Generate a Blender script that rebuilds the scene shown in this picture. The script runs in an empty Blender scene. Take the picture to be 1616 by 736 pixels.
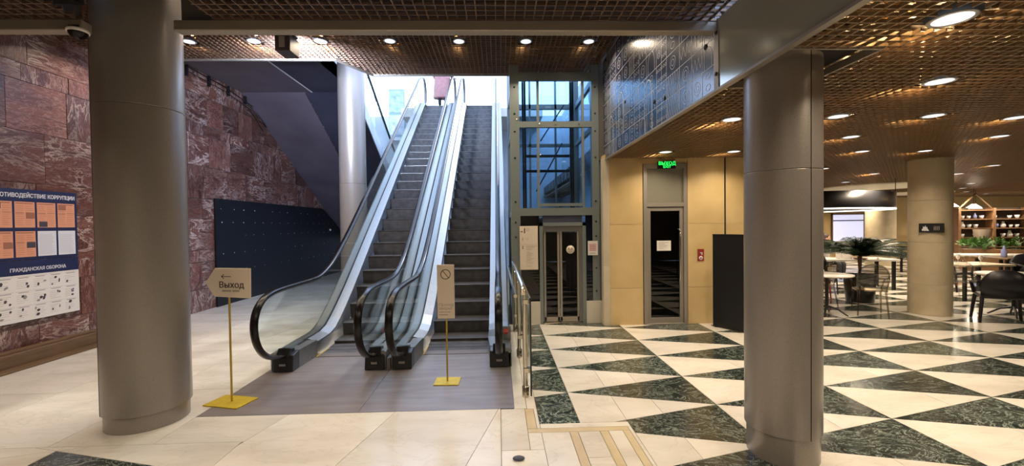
import bpy, bmesh, math, random
from mathutils import Vector, Matrix
random.seed(7)
PI = math.pi
S = bpy.context.scene
C = S.collection

# ------------------------------------------------------------------ camera
cam = bpy.data.cameras.new('camera'); co = bpy.data.objects.new('camera', cam); C.objects.link(co)
cam.sensor_fit = 'HORIZONTAL'; cam.sensor_width = 36.0; cam.lens = 36.0*665/1616
cam.clip_start = 0.05; cam.clip_end = 300
def cam_axes(pitch, roll, yaw):
    r = Vector((math.cos(yaw), -math.sin(yaw), 0)); f = Vector((math.sin(yaw), math.cos(yaw), 0)); u = Vector((0, 0, 1))
    f2 = f*math.cos(pitch)-u*math.sin(pitch); u2 = u*math.cos(pitch)+f*math.sin(pitch)
    return r*math.cos(roll)+u2*math.sin(roll), u2*math.cos(roll)-r*math.sin(roll), f2
r_, u_, f_ = cam_axes(0.0181, -0.0129, 0.0322)
M4 = Matrix((r_, u_, -f_)).transposed().to_4x4(); M4.translation = Vector((0, 0, 1.7))
co.matrix_world = M4
S.camera = co
# ------------------------------------------------------------------ world, sun, exposure
W = bpy.data.worlds.new('world'); S.world = W; W.use_nodes = True
bg = W.node_tree.nodes['Background']; bg.inputs[0].default_value = (0.52, 0.67, 1.0, 1); bg.inputs[1].default_value = 5.0
sun = bpy.data.lights.new('sun', 'SUN'); so = bpy.data.objects.new('sun', sun); C.objects.link(so)
sun.energy = 0.9; sun.angle = math.radians(1.5); sun.color = (1.0, 0.96, 0.9)
so.rotation_euler = Vector((0.30, 0.80, 1.15)).to_track_quat('Z', 'Y').to_euler()
S.view_settings.view_transform = 'Standard'; S.view_settings.look = 'None'
S.view_settings.exposure = 0.0; S.view_settings.gamma = 1.0; S.view_settings.use_curve_mapping = False
LAMP_LOW, LAMP_NEAR, LAMP_HIGH = 13.5, 24.0, 17.0
WARM = (1.0, 0.82, 0.60)

# ------------------------------------------------------------------ materials
class NT:
    def __init__(s, name):
        s.m = bpy.data.materials.new(name); s.m.use_nodes = True; s.t = s.m.node_tree; s.b = s.t.nodes['Principled BSDF']
    def n(s, typ, **kw):
        x = s.t.nodes.new(typ)
        for k, v in kw.items():
            if k.startswith('i_'):
                key = k[2:]; key = int(key) if key.isdigit() else key.replace('_', ' ')
                x.inputs[key].default_value = v
            else: setattr(x, k, v)
        return x
    def l(s, a, b): s.t.links.new(a, b)
    def set(s, **kw):
        for k, v in kw.items():
            s.b.inputs[k.replace('_', ' ')].default_value = v
        return s
def c4(c): return (c[0], c[1], c[2], 1)
def plain(name, col, rough=.5, metal=0, **kw):
    t = NT(name); t.set(Base_Color=c4(col), Roughness=rough, Metallic=metal, **kw); return t.m
def position(t, rnd=37.0, spin=False):
    g = t.n('ShaderNodeNewGeometry'); oi = t.n('ShaderNodeObjectInfo')
    mu = t.n('ShaderNodeMath', operation='MULTIPLY'); mu.inputs[1].default_value = rnd; t.l(oi.outputs['Random'], mu.inputs[0])
    cb = t.n('ShaderNodeCombineXYZ'); t.l(mu.outputs[0], cb.inputs[0]); t.l(mu.outputs[0], cb.inputs[1]); t.l(mu.outputs[0], cb.inputs[2])
    ad = t.n('ShaderNodeVectorMath', operation='ADD'); t.l(g.outputs['Position'], ad.inputs[0]); t.l(cb.outputs[0], ad.inputs[1])
    out = ad.outputs[0]
    if spin:
        sn = t.n('ShaderNodeMath', operation='SNAP'); sn.inputs[1].default_value = PI/2
        m2 = t.n('ShaderNodeMath', operation='MULTIPLY'); m2.inputs[1].default_value = 40.0
        t.l(oi.outputs['Random'], m2.inputs[0]); t.l(m2.outputs[0], sn.inputs[0])
        vr = t.n('ShaderNodeVectorRotate', rotation_type='AXIS_ANGLE'); vr.inputs['Axis'].default_value = (1, 0, 0)
        t.l(g.outputs['Position'], vr.inputs['Vector']); t.l(sn.outputs[0], vr.inputs['Angle'])
        ad2 = t.n('ShaderNodeVectorMath', operation='ADD'); t.l(vr.outputs[0], ad2.inputs[0]); t.l(cb.outputs[0], ad2.inputs[1]); out = ad2.outputs[0]
    return out, oi
def scaled(t, vec, sc):
    m = t.n('ShaderNodeVectorMath', operation='MULTIPLY'); m.inputs[1].default_value = sc; t.l(vec, m.inputs[0]); return m.outputs[0]
def ramp(t, fac, stops, interp='LINEAR'):
    r = t.n('ShaderNodeValToRGB'); r.color_ramp.interpolation = interp
    e = r.color_ramp.elements
    while len(e) < len(stops): e.new(0.5)
    for el, (p, c) in zip(e, stops):
        el.position = p; el.color = c4(c) if len(c) == 3 else c
    t.l(fac, r.inputs[0]); return r.outputs[0]
def mix(t, fac, a, b, mode='MIX'):
    m = t.n('ShaderNodeMix', data_type='RGBA', blend_type=mode)
    for i, v in ((0, fac), (6, a), (7, b)):
        if hasattr(v, 'links') or hasattr(v, 'is_linked'): t.l(v, m.inputs[i])
        else: m.inputs[i].default_value = v if i == 0 else c4(v)
    return m.outputs[2]
def vein(t, vec, scale, width, detail=6, dist=1.2, rough=.6):
    n = t.n('ShaderNodeTexNoise'); n.inputs['Scale'].default_value = scale; n.inputs['Detail'].default_value = detail
    n.inputs['Distortion'].default_value = dist; n.inputs['Roughness'].default_value = rough; t.l(vec, n.inputs['Vector'])
    a = t.n('ShaderNodeMath', operation='SUBTRACT'); a.inputs[1].default_value = .5; t.l(n.outputs[0], a.inputs[0])
    b = t.n('ShaderNodeMath', operation='ABSOLUTE'); t.l(a.outputs[0], b.inputs[0])
    return ramp(t, b.outputs[0], [(0, (1, 1, 1)), (width, (0, 0, 0))]), n.outputs[0]
def bump(t, h, strength=.2, dist=.01):
    b = t.n('ShaderNodeBump'); b.inputs['Strength'].default_value = strength; b.inputs['Distance'].default_value = dist
    t.l(h, b.inputs['Height']); t.l(b.outputs[0], t.b.inputs['Normal'])
def noisy(name, c1, c2, scale=8, rough=.5, metal=0, bmp=.0, sc=(1, 1, 1), rnd=5.0):
    t = NT(name); v, oi = position(t, rnd); v = scaled(t, v, sc)
    n = t.n('ShaderNodeTexNoise'); n.inputs['Scale'].default_value = scale; n.inputs['Detail'].default_value = 5; t.l(v, n.inputs['Vector'])
    t.l(ramp(t, n.outputs[0], [(.3, c1), (.7, c2)]), t.b.inputs['Base Color']); t.set(Roughness=rough, Metallic=metal)
    if bmp: bump(t, n.outputs[0], bmp)
    return t.m
def mk_white():
    t = NT('cream_marble'); v, oi = position(t); v1 = scaled(t, v, (1.0, 2.2, 1))
    n = t.n('ShaderNodeTexNoise'); n.inputs['Scale'].default_value = 1.6; n.inputs['Detail'].default_value = 6; t.l(v1, n.inputs['Vector'])
    base = ramp(t, n.outputs[0], [(.25, (.58, .54, .47)), (.5, (.69, .65, .58)), (.8, (.76, .73, .67))])
    ve, _ = vein(t, v1, 1.1, .02, 8, 2.0)
    f = t.n('ShaderNodeMath', operation='MULTIPLY'); f.inputs[1].default_value = .28; t.l(ve, f.inputs[0])
    col = mix(t, f.outputs[0], base, (.46, .40, .32))
    rv = t.n('ShaderNodeMapRange'); rv.inputs[3].default_value = .93; rv.inputs[4].default_value = 1.05; t.l(oi.outputs['Random'], rv.inputs[0])
    h = t.n('ShaderNodeHueSaturation'); t.l(col, h.inputs['Color']); t.l(rv.outputs[0], h.inputs['Value']); t.l(h.outputs[0], t.b.inputs['Base Color'])
    t.set(Roughness=.22); return t.m
def mk_green():
    t = NT('green_marble'); v, oi = position(t); v1 = scaled(t, v, (1.0, 1.7, 1))
    ve, n = vein(t, v1, 2.4, .016, 10, 3.2, .70); ve2, n2 = vein(t, v1, 6.0, .030, 8, 2.2)
    base = ramp(t, n2, [(.3, (.006, .010, .009)), (.6, (.020, .030, .026)), (.85, (.07, .085, .075))])
    c = mix(t, ve2, base, (.07, .09, .078)); c = mix(t, ve, c, (.36, .40, .34))
    rv = t.n('ShaderNodeMapRange'); rv.inputs[3].default_value = .6; rv.inputs[4].default_value = 1.5; t.l(oi.outputs['Random'], rv.inputs[0])
    h = t.n('ShaderNodeHueSaturation'); t.l(c, h.inputs['Color']); t.l(rv.outputs[0], h.inputs['Value']); t.l(h.outputs[0], t.b.inputs['Base Color'])
    t.set(Roughness=.16); return t.m
def mk_red():
    t = NT('red_marble'); v, oi = position(t, 61, True); v1 = scaled(t, v, (1.4, 1.0, 3.4))
    ve, n = vein(t, v1, 1.25, .030, 10, 1.5, .70); ve2, n2 = vein(t, v1, 5.0, .035, 6, 1.2)
    base = ramp(t, n, [(.3, (.058, .018, .012)), (.52, (.115, .038, .024)), (.75, (.20, .082, .055))])
    f = t.n('ShaderNodeMath', operation='MULTIPLY'); f.inputs[1].default_value = .38; t.l(ve2, f.inputs[0])
    c = mix(t, f.outputs[0], base, (.42, .28, .26)); 
    m = t.n('ShaderNodeTexNoise'); m.inputs['Scale'].default_value = 1.3; t.l(v, m.inputs['Vector'])
    mk = ramp(t, m.outputs[0], [(.40, (.06, .06, .06)), (.62, (1, 1, 1))])
    fm = t.n('ShaderNodeMath', operation='MULTIPLY'); t.l(ve, fm.inputs[0]); t.l(mk, fm.inputs[1])
    c = mix(t, fm.outputs[0], c, (.60, .48, .43))
    rv = t.n('ShaderNodeMapRange'); rv.inputs[3].default_value = .65; rv.inputs[4].default_value = 1.3; t.l(oi.outputs['Random'], rv.inputs[0])
    h = t.n('ShaderNodeHueSaturation'); t.l(c, h.inputs['Color']); t.l(rv.outputs[0], h.inputs['Value']); t.l(h.outputs[0], t.b.inputs['Base Color'])
    t.set(Roughness=.28); bump(t, ve, .06, .004); return t.m
def mk_glass(name, tint=(1, 1, 1), refl=1.0, rough=0.0):
    t = NT(name); t.t.nodes.remove(t.b); out = t.t.nodes['Material Output']
    tr = t.n('ShaderNodeBsdfTransparent'); tr.inputs[0].default_value = c4(tint)
    gl = t.n('ShaderNodeBsdfGlossy'); gl.inputs['Roughness'].default_value = rough; gl.inputs[0].default_value = (refl, refl, refl, 1)
    lw = t.n('ShaderNodeLayerWeight'); lw.inputs[0].default_value = .5
    pw = t.n('ShaderNodeMath', operation='POWER'); pw.inputs[1].default_value = 4.0; t.l(lw.outputs['Facing'], pw.inputs[0])
    fr = t.n('ShaderNodeMapRange'); fr.inputs[3].default_value = .04; fr.inputs[4].default_value = .75; t.l(pw.outputs[0], fr.inputs[0])
    mx = t.n('ShaderNodeMixShader'); t.l(fr.outputs[0], mx.inputs[0]); t.l(tr.outputs[0], mx.inputs[1]); t.l(gl.outputs[0], mx.inputs[2]); t.l(mx.outputs[0], out.inputs[0])
    return t.m
def emis(name, col, st):
    t = NT(name); t.set(Base_Color=c4(col), Emission_Color=c4(col), Emission_Strength=st, Roughness=.6); return t.m
def mk_membrane():
    t = NT('bronze_membrane'); v, oi = position(t, 0); v = scaled(t, v, (.55, 2.0, 1))
    n = t.n('ShaderNodeTexNoise'); n.inputs['Scale'].default_value = 1.6; n.inputs['Detail'].default_value = 3; n.inputs['Distortion'].default_value = .8; t.l(v, n.inputs['Vector'])
    t.l(ramp(t, n.outputs[0], [(.35, (.035, .016, .008)), (.72, (.34, .17, .05))]), t.b.inputs['Base Color'])
    t.set(Roughness=.20, Metallic=1.0); bump(t, n.outputs[0], 1.0, .35); return t.m
def mk_column():
    t = NT('painted_metal_column'); v, oi = position(t, 3)
    n = t.n('ShaderNodeTexNoise'); n.inputs['Scale'].default_value = 260; n.inputs['Detail'].default_value = 2; t.l(v, n.inputs['Vector'])
    t.l(ramp(t, n.outputs[0], [(.35, (.23, .20, .18)), (.65, (.30, .27, .245))]), t.b.inputs['Base Color'])
    t.set(Roughness=.38, Metallic=.35, Coat_Weight=.6, Coat_Roughness=.22); bump(t, n.outputs[0], .12, .002); return t.m
def mk_step():
    t = NT('ribbed_step_metal'); g = t.n('ShaderNodeNewGeometry')
    w = t.n('ShaderNodeTexWave'); w.bands_direction = 'X'; w.inputs['Scale'].default_value = 34; t.l(g.outputs['Position'], w.inputs['Vector'])
    n = t.n('ShaderNodeTexNoise'); n.inputs['Scale'].default_value = 9; t.l(g.outputs['Position'], n.inputs['Vector'])
    t.l(ramp(t, n.outputs[0], [(.3, (.085, .082, .085)), (.7, (.14, .135, .14))]), t.b.inputs['Base Color'])
    t.set(Roughness=.42, Metallic=.5); bump(t, w.outputs[1], .35, .004); return t.m
M = {}
M['white'] = mk_white(); M['green'] = mk_green(); M['red'] = mk_red(); M['column'] = mk_column(); M['step'] = mk_step(); M['membrane'] = mk_membrane()
M['glass'] = mk_glass('clear_glass', (.93, .97, .96)); M['glass_dark'] = mk_glass('smoked_glass', (.16, .17, .20), 1.0)
M['glass_blue'] = mk_glass('blue_tinted_glass', (.74, .86, .93)); M['ghost'] = mk_glass('smoky_clear_plastic', (.62, .60, .57), 1.3, .05)
M['clear'] = mk_glass('clear_plastic', (.86, .86, .86), 1.4, .03)
M['grout'] = plain('grout', (.20, .17, .13), .8); M['mortar'] = plain('pale_mortar', (.50, .42, .42), .8)
M['grille'] = plain('bronze_grille', (.36, .24, .14), .42, .6); M['grille_shaded'] = plain('shaded_bronze_grille', (.22, .145, .105), .45, .6); M['grille_frame'] = plain('taupe_trim', (.34, .30, .25), .45, .5)  # second grille is the same bronze with shade put into its colour
M['void'] = plain('void_black', (.012, .010, .010), .9); M['black'] = plain('black_satin', (.012, .012, .014), .32); M['rubber'] = plain('black_rubber', (.006, .005, .006), .25, 0, Specular_IOR_Level=.3)
M['alu'] = noisy('brushed_aluminium', (.20, .21, .215), (.27, .28, .275), 30, .36, .75, 0, (12, .4, 1)); M['alu_dark'] = noisy('dark_aluminium', (.20, .20, .20), (.28, .28, .27), 30, .35, .8, 0, (12, .4, 1))
M['steel'] = plain('polished_steel', (.62, .57, .48), .16, 1.0); M['frame'] = plain('grey_steel_frame', (.22, .255, .25), .38, .4)
M['plate'] = noisy('landing_plate_metal', (.23, .20, .20), (.31, .28, .275), 3.0, .42, .55, 0, (.6, 4, 1))
M['comb'] = plain('comb_plate', (.20, .18, .17), .45, .5); M['yellow'] = plain('comb_yellow', (.65, .48, .04), .5)
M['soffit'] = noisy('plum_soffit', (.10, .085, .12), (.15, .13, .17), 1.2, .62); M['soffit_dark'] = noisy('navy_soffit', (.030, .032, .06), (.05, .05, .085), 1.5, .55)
M['board'] = plain('black_board', (.003, .0035, .007), .45); M['dot'] = plain('white_dot', (.8, .8, .85), .5)
M['wellwall'] = noisy('pale_render', (.48, .53, .60), (.62, .66, .71), 2.5, .75); M['plaster'] = plain('dark_plaster', (.10, .09, .08), .8)
M['exit_stone'] = noisy('yellow_limestone', (.55, .40, .18), (.66, .49, .25), 2.2, .42, 0, .03); M['exit_pale'] = noisy('pale_limestone', (.52, .45, .33), (.60, .53, .40), 3, .4)
M['door_frame'] = plain('grey_door_frame', (.33, .30, .26), .4, .4); M['frosted'] = plain('frosted_panel', (.20, .19, .15), .35)
M['gold'] = plain('gold_stand', (.55, .38, .06), .38, .7); M['gold_base'] = noisy('yellow_gold_base', (.50, .37, .02), (.60, .46, .04), 20, .45, .35)
M['sign'] = plain('cream_sign', (.72, .62, .50), .5); M['paper'] = plain('paper_white', (.78, .74, .70), .6); M['ink'] = plain('sign_ink', (.05, .03, .02), .6); M['ink_soft'] = plain('grey_ink', (.38, .33, .28), .6)
M['navy'] = plain('navy_print', (.018, .025, .085), .35); M['orange'] = plain('orange_print', (.72, .33, .20), .4); M['print_white'] = plain('print_white', (.72, .72, .78), .4)
M['print_grey'] = plain('print_grey', (.30, .27, .27), .5); M['print_dark'] = plain('print_dark', (.06, .05, .06), .5); M['print_brown'] = plain('print_brown', (.35, .14, .08), .5)
M['red_sign'] = plain('red_sign', (.60, .03, .02), .4); M['maroon'] = plain('maroon_label', (.30, .03, .02), .4); M['green_led'] = emis('green_exit_light', (.02, .9, .12), 1.6)
M['lamp'] = emis('lamp_disc', (.92, .95, 1.0), 1.15); M['lamp_ring'] = plain('lamp_ring', (.55, .55, .55), .3, .6); M['lampwhite'] = emis('lamp_strip', (1, .95, .85), 1.6)
M['panel'] = plain('night_blue_gloss_panel', (.022, .028, .065), .24, 0, Coat_Weight=.8, Coat_Roughness=.16); M['line'] = plain('white_line_print', (.60, .60, .62), .35)
M['fascia'] = plain('polished_fascia', (.46, .47, .40), .12, .45)
M['wood'] = noisy('brown_wood', (.11, .062, .028), (.18, .105, .045), 3, .45, 0, .05, (8, 1, 8)); M['wood_mid'] = noisy('shelf_wood', (.20, .10, .045), (.30, .16, .07), 4, .5)
M['beige'] = noisy('beige_inlay', (.52, .42, .26), (.60, .50, .33), 6, .3); M['stone_col'] = noisy('limestone_column', (.50, .42, .28), (.60, .51, .36), 4, .42)
M['leaf'] = noisy('palm_green', (.006, .022, .008), (.018, .05, .016), 9, .45); M['leaf2'] = noisy('bright_green', (.05, .13, .02), (.11, .25, .05), 9, .5)
M['pot'] = plain('black_pot', (.010, .010, .010), .3); M['tabletop'] = plain('white_tabletop', (.80, .76, .70), .25); M['chair_black'] = plain('black_chair', (.010, .009, .012), .35); M['chair_red'] = plain('red_chair', (.42, .02, .02), .3)
M['glassware'] = plain('white_china', (.85, .82, .78), .2); M['blueware'] = plain('blue_glassware', (.30, .34, .65), .15); M['shade'] = plain('brown_lampshade', (.12, .09, .06), .7)
M['coat'] = noisy('pink_coat', (.34, .16, .15), (.42, .21, .20), 12, .7, 0, .2); M['trousers'] = plain('dark_trousers', (.02, .02, .03), .7); M['skin'] = plain('skin', (.55, .34, .25), .5, Subsurface_Weight=.05)
M['hair'] = plain('dark_hair', (.05, .03, .02), .6); M['shirt'] = plain('pale_shirt', (.62, .58, .56), .8); M['jacket'] = plain('black_jacket', (.02, .02, .022), .8); M['shoe'] = plain('blue_grey_shoe', (.05, .06, .10), .5)
M['screen'] = emis('bright_window', (.60, .62, .85), .9); M['cafe_wall'] = noisy('ochre_wall', (.50, .35, .15), (.58, .42, .20), 2, .7); M['disc'] = plain('pale_disc', (.85, .80, .68), .5)
M['stone_white'] = plain('pale_plinth', (.62, .58, .50), .5)

# ------------------------------------------------------------------ mesh helpers
class MB:
    def __init__(s): s.v = []; s.f = []; s.sm = []
    def add(s, vs, fs, smooth=False):
        o = len(s.v); s.v += [tuple(v) for v in vs]
        for f in fs: s.f.append(tuple(i+o for i in f)); s.sm.append(smooth)
        return s
    def box(s, x0, x1, y0, y1, z0, z1):
        if x1 < x0: x0, x1 = x1, x0
        if y1 < y0: y0, y1 = y1, y0
        if z1 < z0: z0, z1 = z1, z0
        return s.add([(x0, y0, z0), (x1, y0, z0), (x1, y1, z0), (x0, y1, z0), (x0, y0, z1), (x1, y0, z1), (x1, y1, z1), (x0, y1, z1)],
              [(3, 2, 1, 0), (4, 5, 6, 7), (0, 1, 5, 4), (1, 2, 6, 5), (2, 3, 7, 6), (3, 0, 4, 7)])
    def prism(s, poly, z0, z1, axis='Z'):      # poly in the plane across axis
        def P(a, b, c):
            return (a, b, c) if axis == 'Z' else ((c, a, b) if axis == 'X' else (a, c, b))
        n = len(poly); vs = [P(a, b, z0) for a, b in poly]+[P(a, b, z1) for a, b in poly]
        return s.add(vs, [tuple(range(n))[::-1], tuple(range(n, 2*n))]+[(i, (i+1) % n, n+(i+1) % n, n+i) for i in range(n)])
    def lathe(s, prof, c=(0, 0, 0), n=32, a0=0, a1=2*PI, cap=True, smooth=True):
        full = abs(a1-a0-2*PI) < 1e-6; m = n if full else n+1
        vs = []
        for r, z in prof:
            for i in range(m):
                a = a0+(a1-a0)*i/n; vs.append((c[0]+r*math.cos(a), c[1]+r*math.sin(a), c[2]+z))
        fs = []
        for j in range(len(prof)-1):
            for i in range(m if full else n):
                k = (i+1) % m; fs.append((j*m+i, j*m+k, (j+1)*m+k, (j+1)*m+i))
        s.add(vs, fs, smooth)
        if cap and full:
            for j in (0, len(prof)-1):
                if prof[j][0] > 1e-5: s.add(vs[j*m:(j+1)*m], [tuple(range(m))])
        return s
    def cyl(s, c, r, z0, z1, n=24): return s.lathe([(r, z0), (r, z1)], c, n)
    def tube(s, pts, r, n=10, closed=False, cap=True):
        pts = [Vector(p) for p in pts]; rr = r if isinstance(r, (list, tuple)) else [r]*len(pts); vs = []
        up = None
        for i, p in enumerate(pts):
            a = pts[i-1] if i > 0 else (pts[-1] if closed else p); b = pts[(i+1) % len(pts)] if (i < len(pts)-1 or closed) else p
            d = (b-a).normalized()
            if up is None: up = Vector((0, 0, 1)) if abs(d.z) < .9 else Vector((1, 0, 0))
            x = d.cross(up)
            if x.length < 1e-4: x = d.orthogonal()
            x.normalize(); y = x.cross(d).normalized(); up = y
            for k in range(n):
                t = 2*PI*k/n; vs.append(p+(x*math.cos(t)+y*math.sin(t))*rr[i])
        L = len(pts); fs = []
        for i in range(L if closed else L-1):
            j = (i+1) % L
            for k in range(n): fs.append((i*n+k, i*n+(k+1) % n, j*n+(k+1) % n, j*n+k))
        s.add(vs, fs, True)
        if cap and not closed: s.add(vs[:n], [tuple(range(n))]); s.add(vs[-n:], [tuple(range(n))])
        return s
    def sweep_yz(s, path, prof):              # path of (y,z) in the YZ plane; prof of (x, n) offsets: x across, n along the path normal
        vs = []; n = len(prof)
        for i, (y, z) in enumerate(path):
            a = path[max(0, i-1)]; b = path[min(len(path)-1, i+1)]
            d = Vector((b[0]-a[0], b[1]-a[1])).normalized(); nx, nz = -d.y, d.x
            for px, pn in prof: vs.append((px, y+nx*pn, z+nz*pn))
        fs = []
        for i in range(len(path)-1):
            for k in range(n): fs.append((i*n+k, i*n+(k+1) % n, (i+1)*n+(k+1) % n, (i+1)*n+k))
        fs.append(tuple(range(n))); fs.append(tuple(range((len(path)-1)*n, len(path)*n)))
        return s.add(vs, fs)
    def ball(s, c, r, n=16, m=10, sc=(1, 1, 1)):
        vs = [(c[0], c[1], c[2]-r*sc[2])]; 
        for j in range(1, m):
            t = PI*j/m
            for i in range(n): a = 2*PI*i/n; vs.append((c[0]+r*sc[0]*math.sin(t)*math.cos(a), c[1]+r*sc[1]*math.sin(t)*math.sin(a), c[2]-r*sc[2]*math.cos(t)))
        vs.append((c[0], c[1], c[2]+r*sc[2])); fs = []
        for i in range(n): fs.append((0, 1+(i+1) % n, 1+i)); fs.append((len(vs)-1, 1+(m-2)*n+i, 1+(m-2)*n+(i+1) % n))
        for j in range(m-2):
            for i in range(n): k = (i+1) % n; fs.append((1+j*n+i, 1+j*n+k, 1+(j+1)*n+k, 1+(j+1)*n+i))
        return s.add(vs, fs, True)
    def mesh(s, name, mat, bevel=0, recalc=True):
        me = bpy.data.meshes.new(name); me.from_pydata(s.v, [], s.f); me.polygons.foreach_set('use_smooth', s.sm)
        if recalc or bevel:
            bm = bmesh.new(); bm.from_mesh(me); 
            if bevel:
                bmesh.ops.bevel(bm, geom=[e for e in bm.edges], offset=bevel, segments=1, affect='EDGES')
            bmesh.ops.recalc_face_normals(bm, faces=bm.faces); bm.to_mesh(me); bm.free()
        me.materials.append(mat); return me
    def build(s, name, mat, parent=None, bevel=0, loc=(0, 0, 0)):
        return link(name, s.mesh(name, mat, bevel), parent, loc)
def link(name, data, parent=None, loc=(0, 0, 0), rot=(0, 0, 0)):
    o = bpy.data.objects.new(name, data); C.objects.link(o); o.parent = parent; o.location = loc; o.rotation_euler = rot; return o
def thing(name, label, cat, loc=(0, 0, 0), rz=0, group=None):
    o = bpy.data.objects.new(name, None); C.objects.link(o); o.location = loc; o.rotation_euler = (0, 0, rz); o.empty_display_size = .1
    return tag(o, label, cat, group)
def tag(o, label, cat, group=None):
    o['label'] = label; o['category'] = cat
    if group: o['group'] = group
    return o
def struct(o, label, cat='structure'):
    o['kind'] = 'structure'; o['label'] = label; o['category'] = cat; return o
def root_struct(name, label, cat):
    return struct(link(name, None), label, cat)
def copy_tree(o, parent=None):
    c = o.copy(); C.objects.link(c); c.parent = parent
    for ch in list(o.children): copy_tree(ch, c)
    return c
def text(body, size, mat, parent, loc, rot, name='lettering', align='CENTER', sx=1.0, bold=0.0, depth=.001):
    cu = bpy.data.curves.new('t', 'FONT'); cu.body = body; cu.size = size; cu.align_x = align; cu.align_y = 'CENTER'; cu.extrude = depth; cu.offset = bold; cu.resolution_u = 2
    o = bpy.data.objects.new('t', cu); C.objects.link(o); dg = bpy.context.evaluated_depsgraph_get(); dg.update()
    me = bpy.data.meshes.new_from_object(o.evaluated_get(dg)); bpy.data.objects.remove(o); bpy.data.curves.remove(cu)
    me.materials.clear(); me.materials.append(mat)
    t = link(name, me, parent, loc, rot); t.scale = (sx, 1, 1); return t
FRONT = (PI/2, 0, 0)            # text facing -Y
def clip(poly, a, b, c):        # keep a*x+b*y <= c
    out = []
    for i in range(len(poly)):
        p, q = poly[i], poly[(i+1) % len(poly)]; dp = a*p[0]+b*p[1]-c; dq = a*q[0]+b*q[1]-c
        if dp <= 0: out.append(p)
        if (dp < -1e-9 and dq > 1e-9) or (dp > 1e-9 and dq < -1e-9):
            t = dp/(dp-dq); out.append((p[0]+t*(q[0]-p[0]), p[1]+t*(q[1]-p[1])))
    return out
def clip_rect(p, x0, x1, y0, y1):
    for a, b, c in ((-1, 0, -x0), (1, 0, x1), (0, -1, -y0), (0, 1, y1)):
        p = clip(p, a, b, c)
        if len(p) < 3: return []
    return p
def area(p): return abs(sum(p[i][0]*p[(i+1) % len(p)][1]-p[(i+1) % len(p)][0]*p[i][1] for i in range(len(p))))/2
def inset(p, d):                # shrink convex polygon
    cx = sum(a for a, _ in p)/len(p); cy = sum(b for _, b in p)/len(p); n = len(p); q = p
    s = sum(p[i][0]*p[(i+1) % n][1]-p[(i+1) % n][0]*p[i][1] for i in range(n)); sg = 1 if s > 0 else -1
    for i in range(n):
        ax, ay = p[i]; bx, by = p[(i+1) % n]; ex, ey = bx-ax, by-ay; L = math.hypot(ex, ey)
        if L < 1e-6: continue
        nx, ny = ey/L*sg, -ex/L*sg
        q = clip(q, nx, ny, nx*ax+ny*ay-d)
        if len(q) < 3: return []
    return q

# ================================================================== STRUCTURE
WX = -6.18       # face of the left wall
PX = 1.80        # plane of the patterned panel, edge of the cafe ceiling
# ---- floor
floor = struct(MB().box(-6.4, 26, -5, 21, -.25, -.014).build('floor', M['grout']), 'polished marble floor of cream slabs and dark green triangles', 'floor')
GAP = .0022
big_w, big_g = MB(), MB()
def tile(poly, kind, single=True, top=0.0):
    poly = inset(poly, GAP)
    if len(poly) < 3 or area(poly) < .002: return
    if not single:
        (big_w if kind == 'white' else big_g).prism(poly, -.014, top); return
    cx = sum(a for a, _ in poly)/len(poly); cy = sum(b for _, b in poly)/len(poly)
    key = (kind, tuple((round(a-cx, 3), round(b-cy, 3)) for a, b in poly))
    if key not in tile.cache:
        tile.cache[key] = MB().prism([(a-cx, b-cy) for a, b in poly], -.0135, top).mesh('floor_tile', M[kind])
    o = link({'white': 'cream_marble_tile', 'green': 'green_marble_tile', 'beige': 'beige_inlay_tile'}[kind], tile.cache[key], floor, (cx, cy, 0))
tile.cache = {}
X1, WS, A0, SY = .677, 1.3375, 3.848, .739
def tri_field(x_lo, x_hi, y_lo, y_hi, i0, i1, near):
    for i in range(i0, i1):                       # strip between line i and i+1
        xl = X1+(i-1)*WS; xr = xl+WS; odd = (i+1) % 2   # line i+1 phase: even index -> whole
        ph = 0 if (i+1) % 2 == 0 else .5
        for k in range(-12, 30):
            ya = A0+(k+ph)*SY; yb = ya+SY; ym = ya+SY/2
            xs = xl+WS*.42
            def yy(x, y_end): t = (x-xl)/WS; return ym+(y_end-ym)*t
            for kind, tri in (('green', [(xl, ym), (xr, ya), (xr, yb)]), ('white', [(xl, ym-SY), (xr, ya), (xl, ym)])):
                p = clip_rect(tri, x_lo, x_hi, y_lo, y_hi)
                if len(p) < 3: continue
                c = (sum(a for a, _ in p)/len(p), sum(b for _, b in p)/len(p))
                sg = near(*c)
                if sg:
                    cut = xs if kind == 'green' else xl+WS*.58
                    a = clip(p, 1, 0, cut); b = clip(p, -1, 0, -cut)
                    for q in (a, b):
                        if len(q) >= 3: tile(q, kind)
                else: tile(p, kind, False)
near = lambda x, y: y > 2.5 and y < 8.9 and x < 1.36*y+.6 and x < 9.5
tri_field(.33, X1, 3.56, 7.25, 0, 1, near)
tri_field(X1, 1.09, 3.56, 7.25, 1, 2, near)
tri_field(1.09, 26, -5, 21, 1, 21, near)
# left mirrored field, near edge of the hall
for (xb, xa, kk) in ((-3.44, -2.07, 3.34), (-4.81, -3.44, 3.34-SY/2), (-6.18, -4.81, 3.34)):
    for k in range(-1, 11):
        yt = kk-k*SY; xl, xr = xb, xa
        g = clip_rect([(xl, yt), (xl, yt-SY), (xr, yt-SY/2)], -6.18, -2.07, -5, 3.40)
        w = clip_rect([(xr, yt+SY/2), (xl, yt), (xr, yt-SY/2)], -6.18, -2.07, -5, 3.40)
        if k < 0: g = []
        if len(g) >= 3: tile(g, 'green', yt > 2.4)
        if len(w) >= 3: tile(w, 'white', yt > 2.4)
    top = clip_rect([(xb, kk), (xb, kk+SY), (xa, kk+SY/2)], -6.18, -2.07, 3.0, 3.40)
    if len(top) >= 3: tile(top, 'white')
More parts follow.
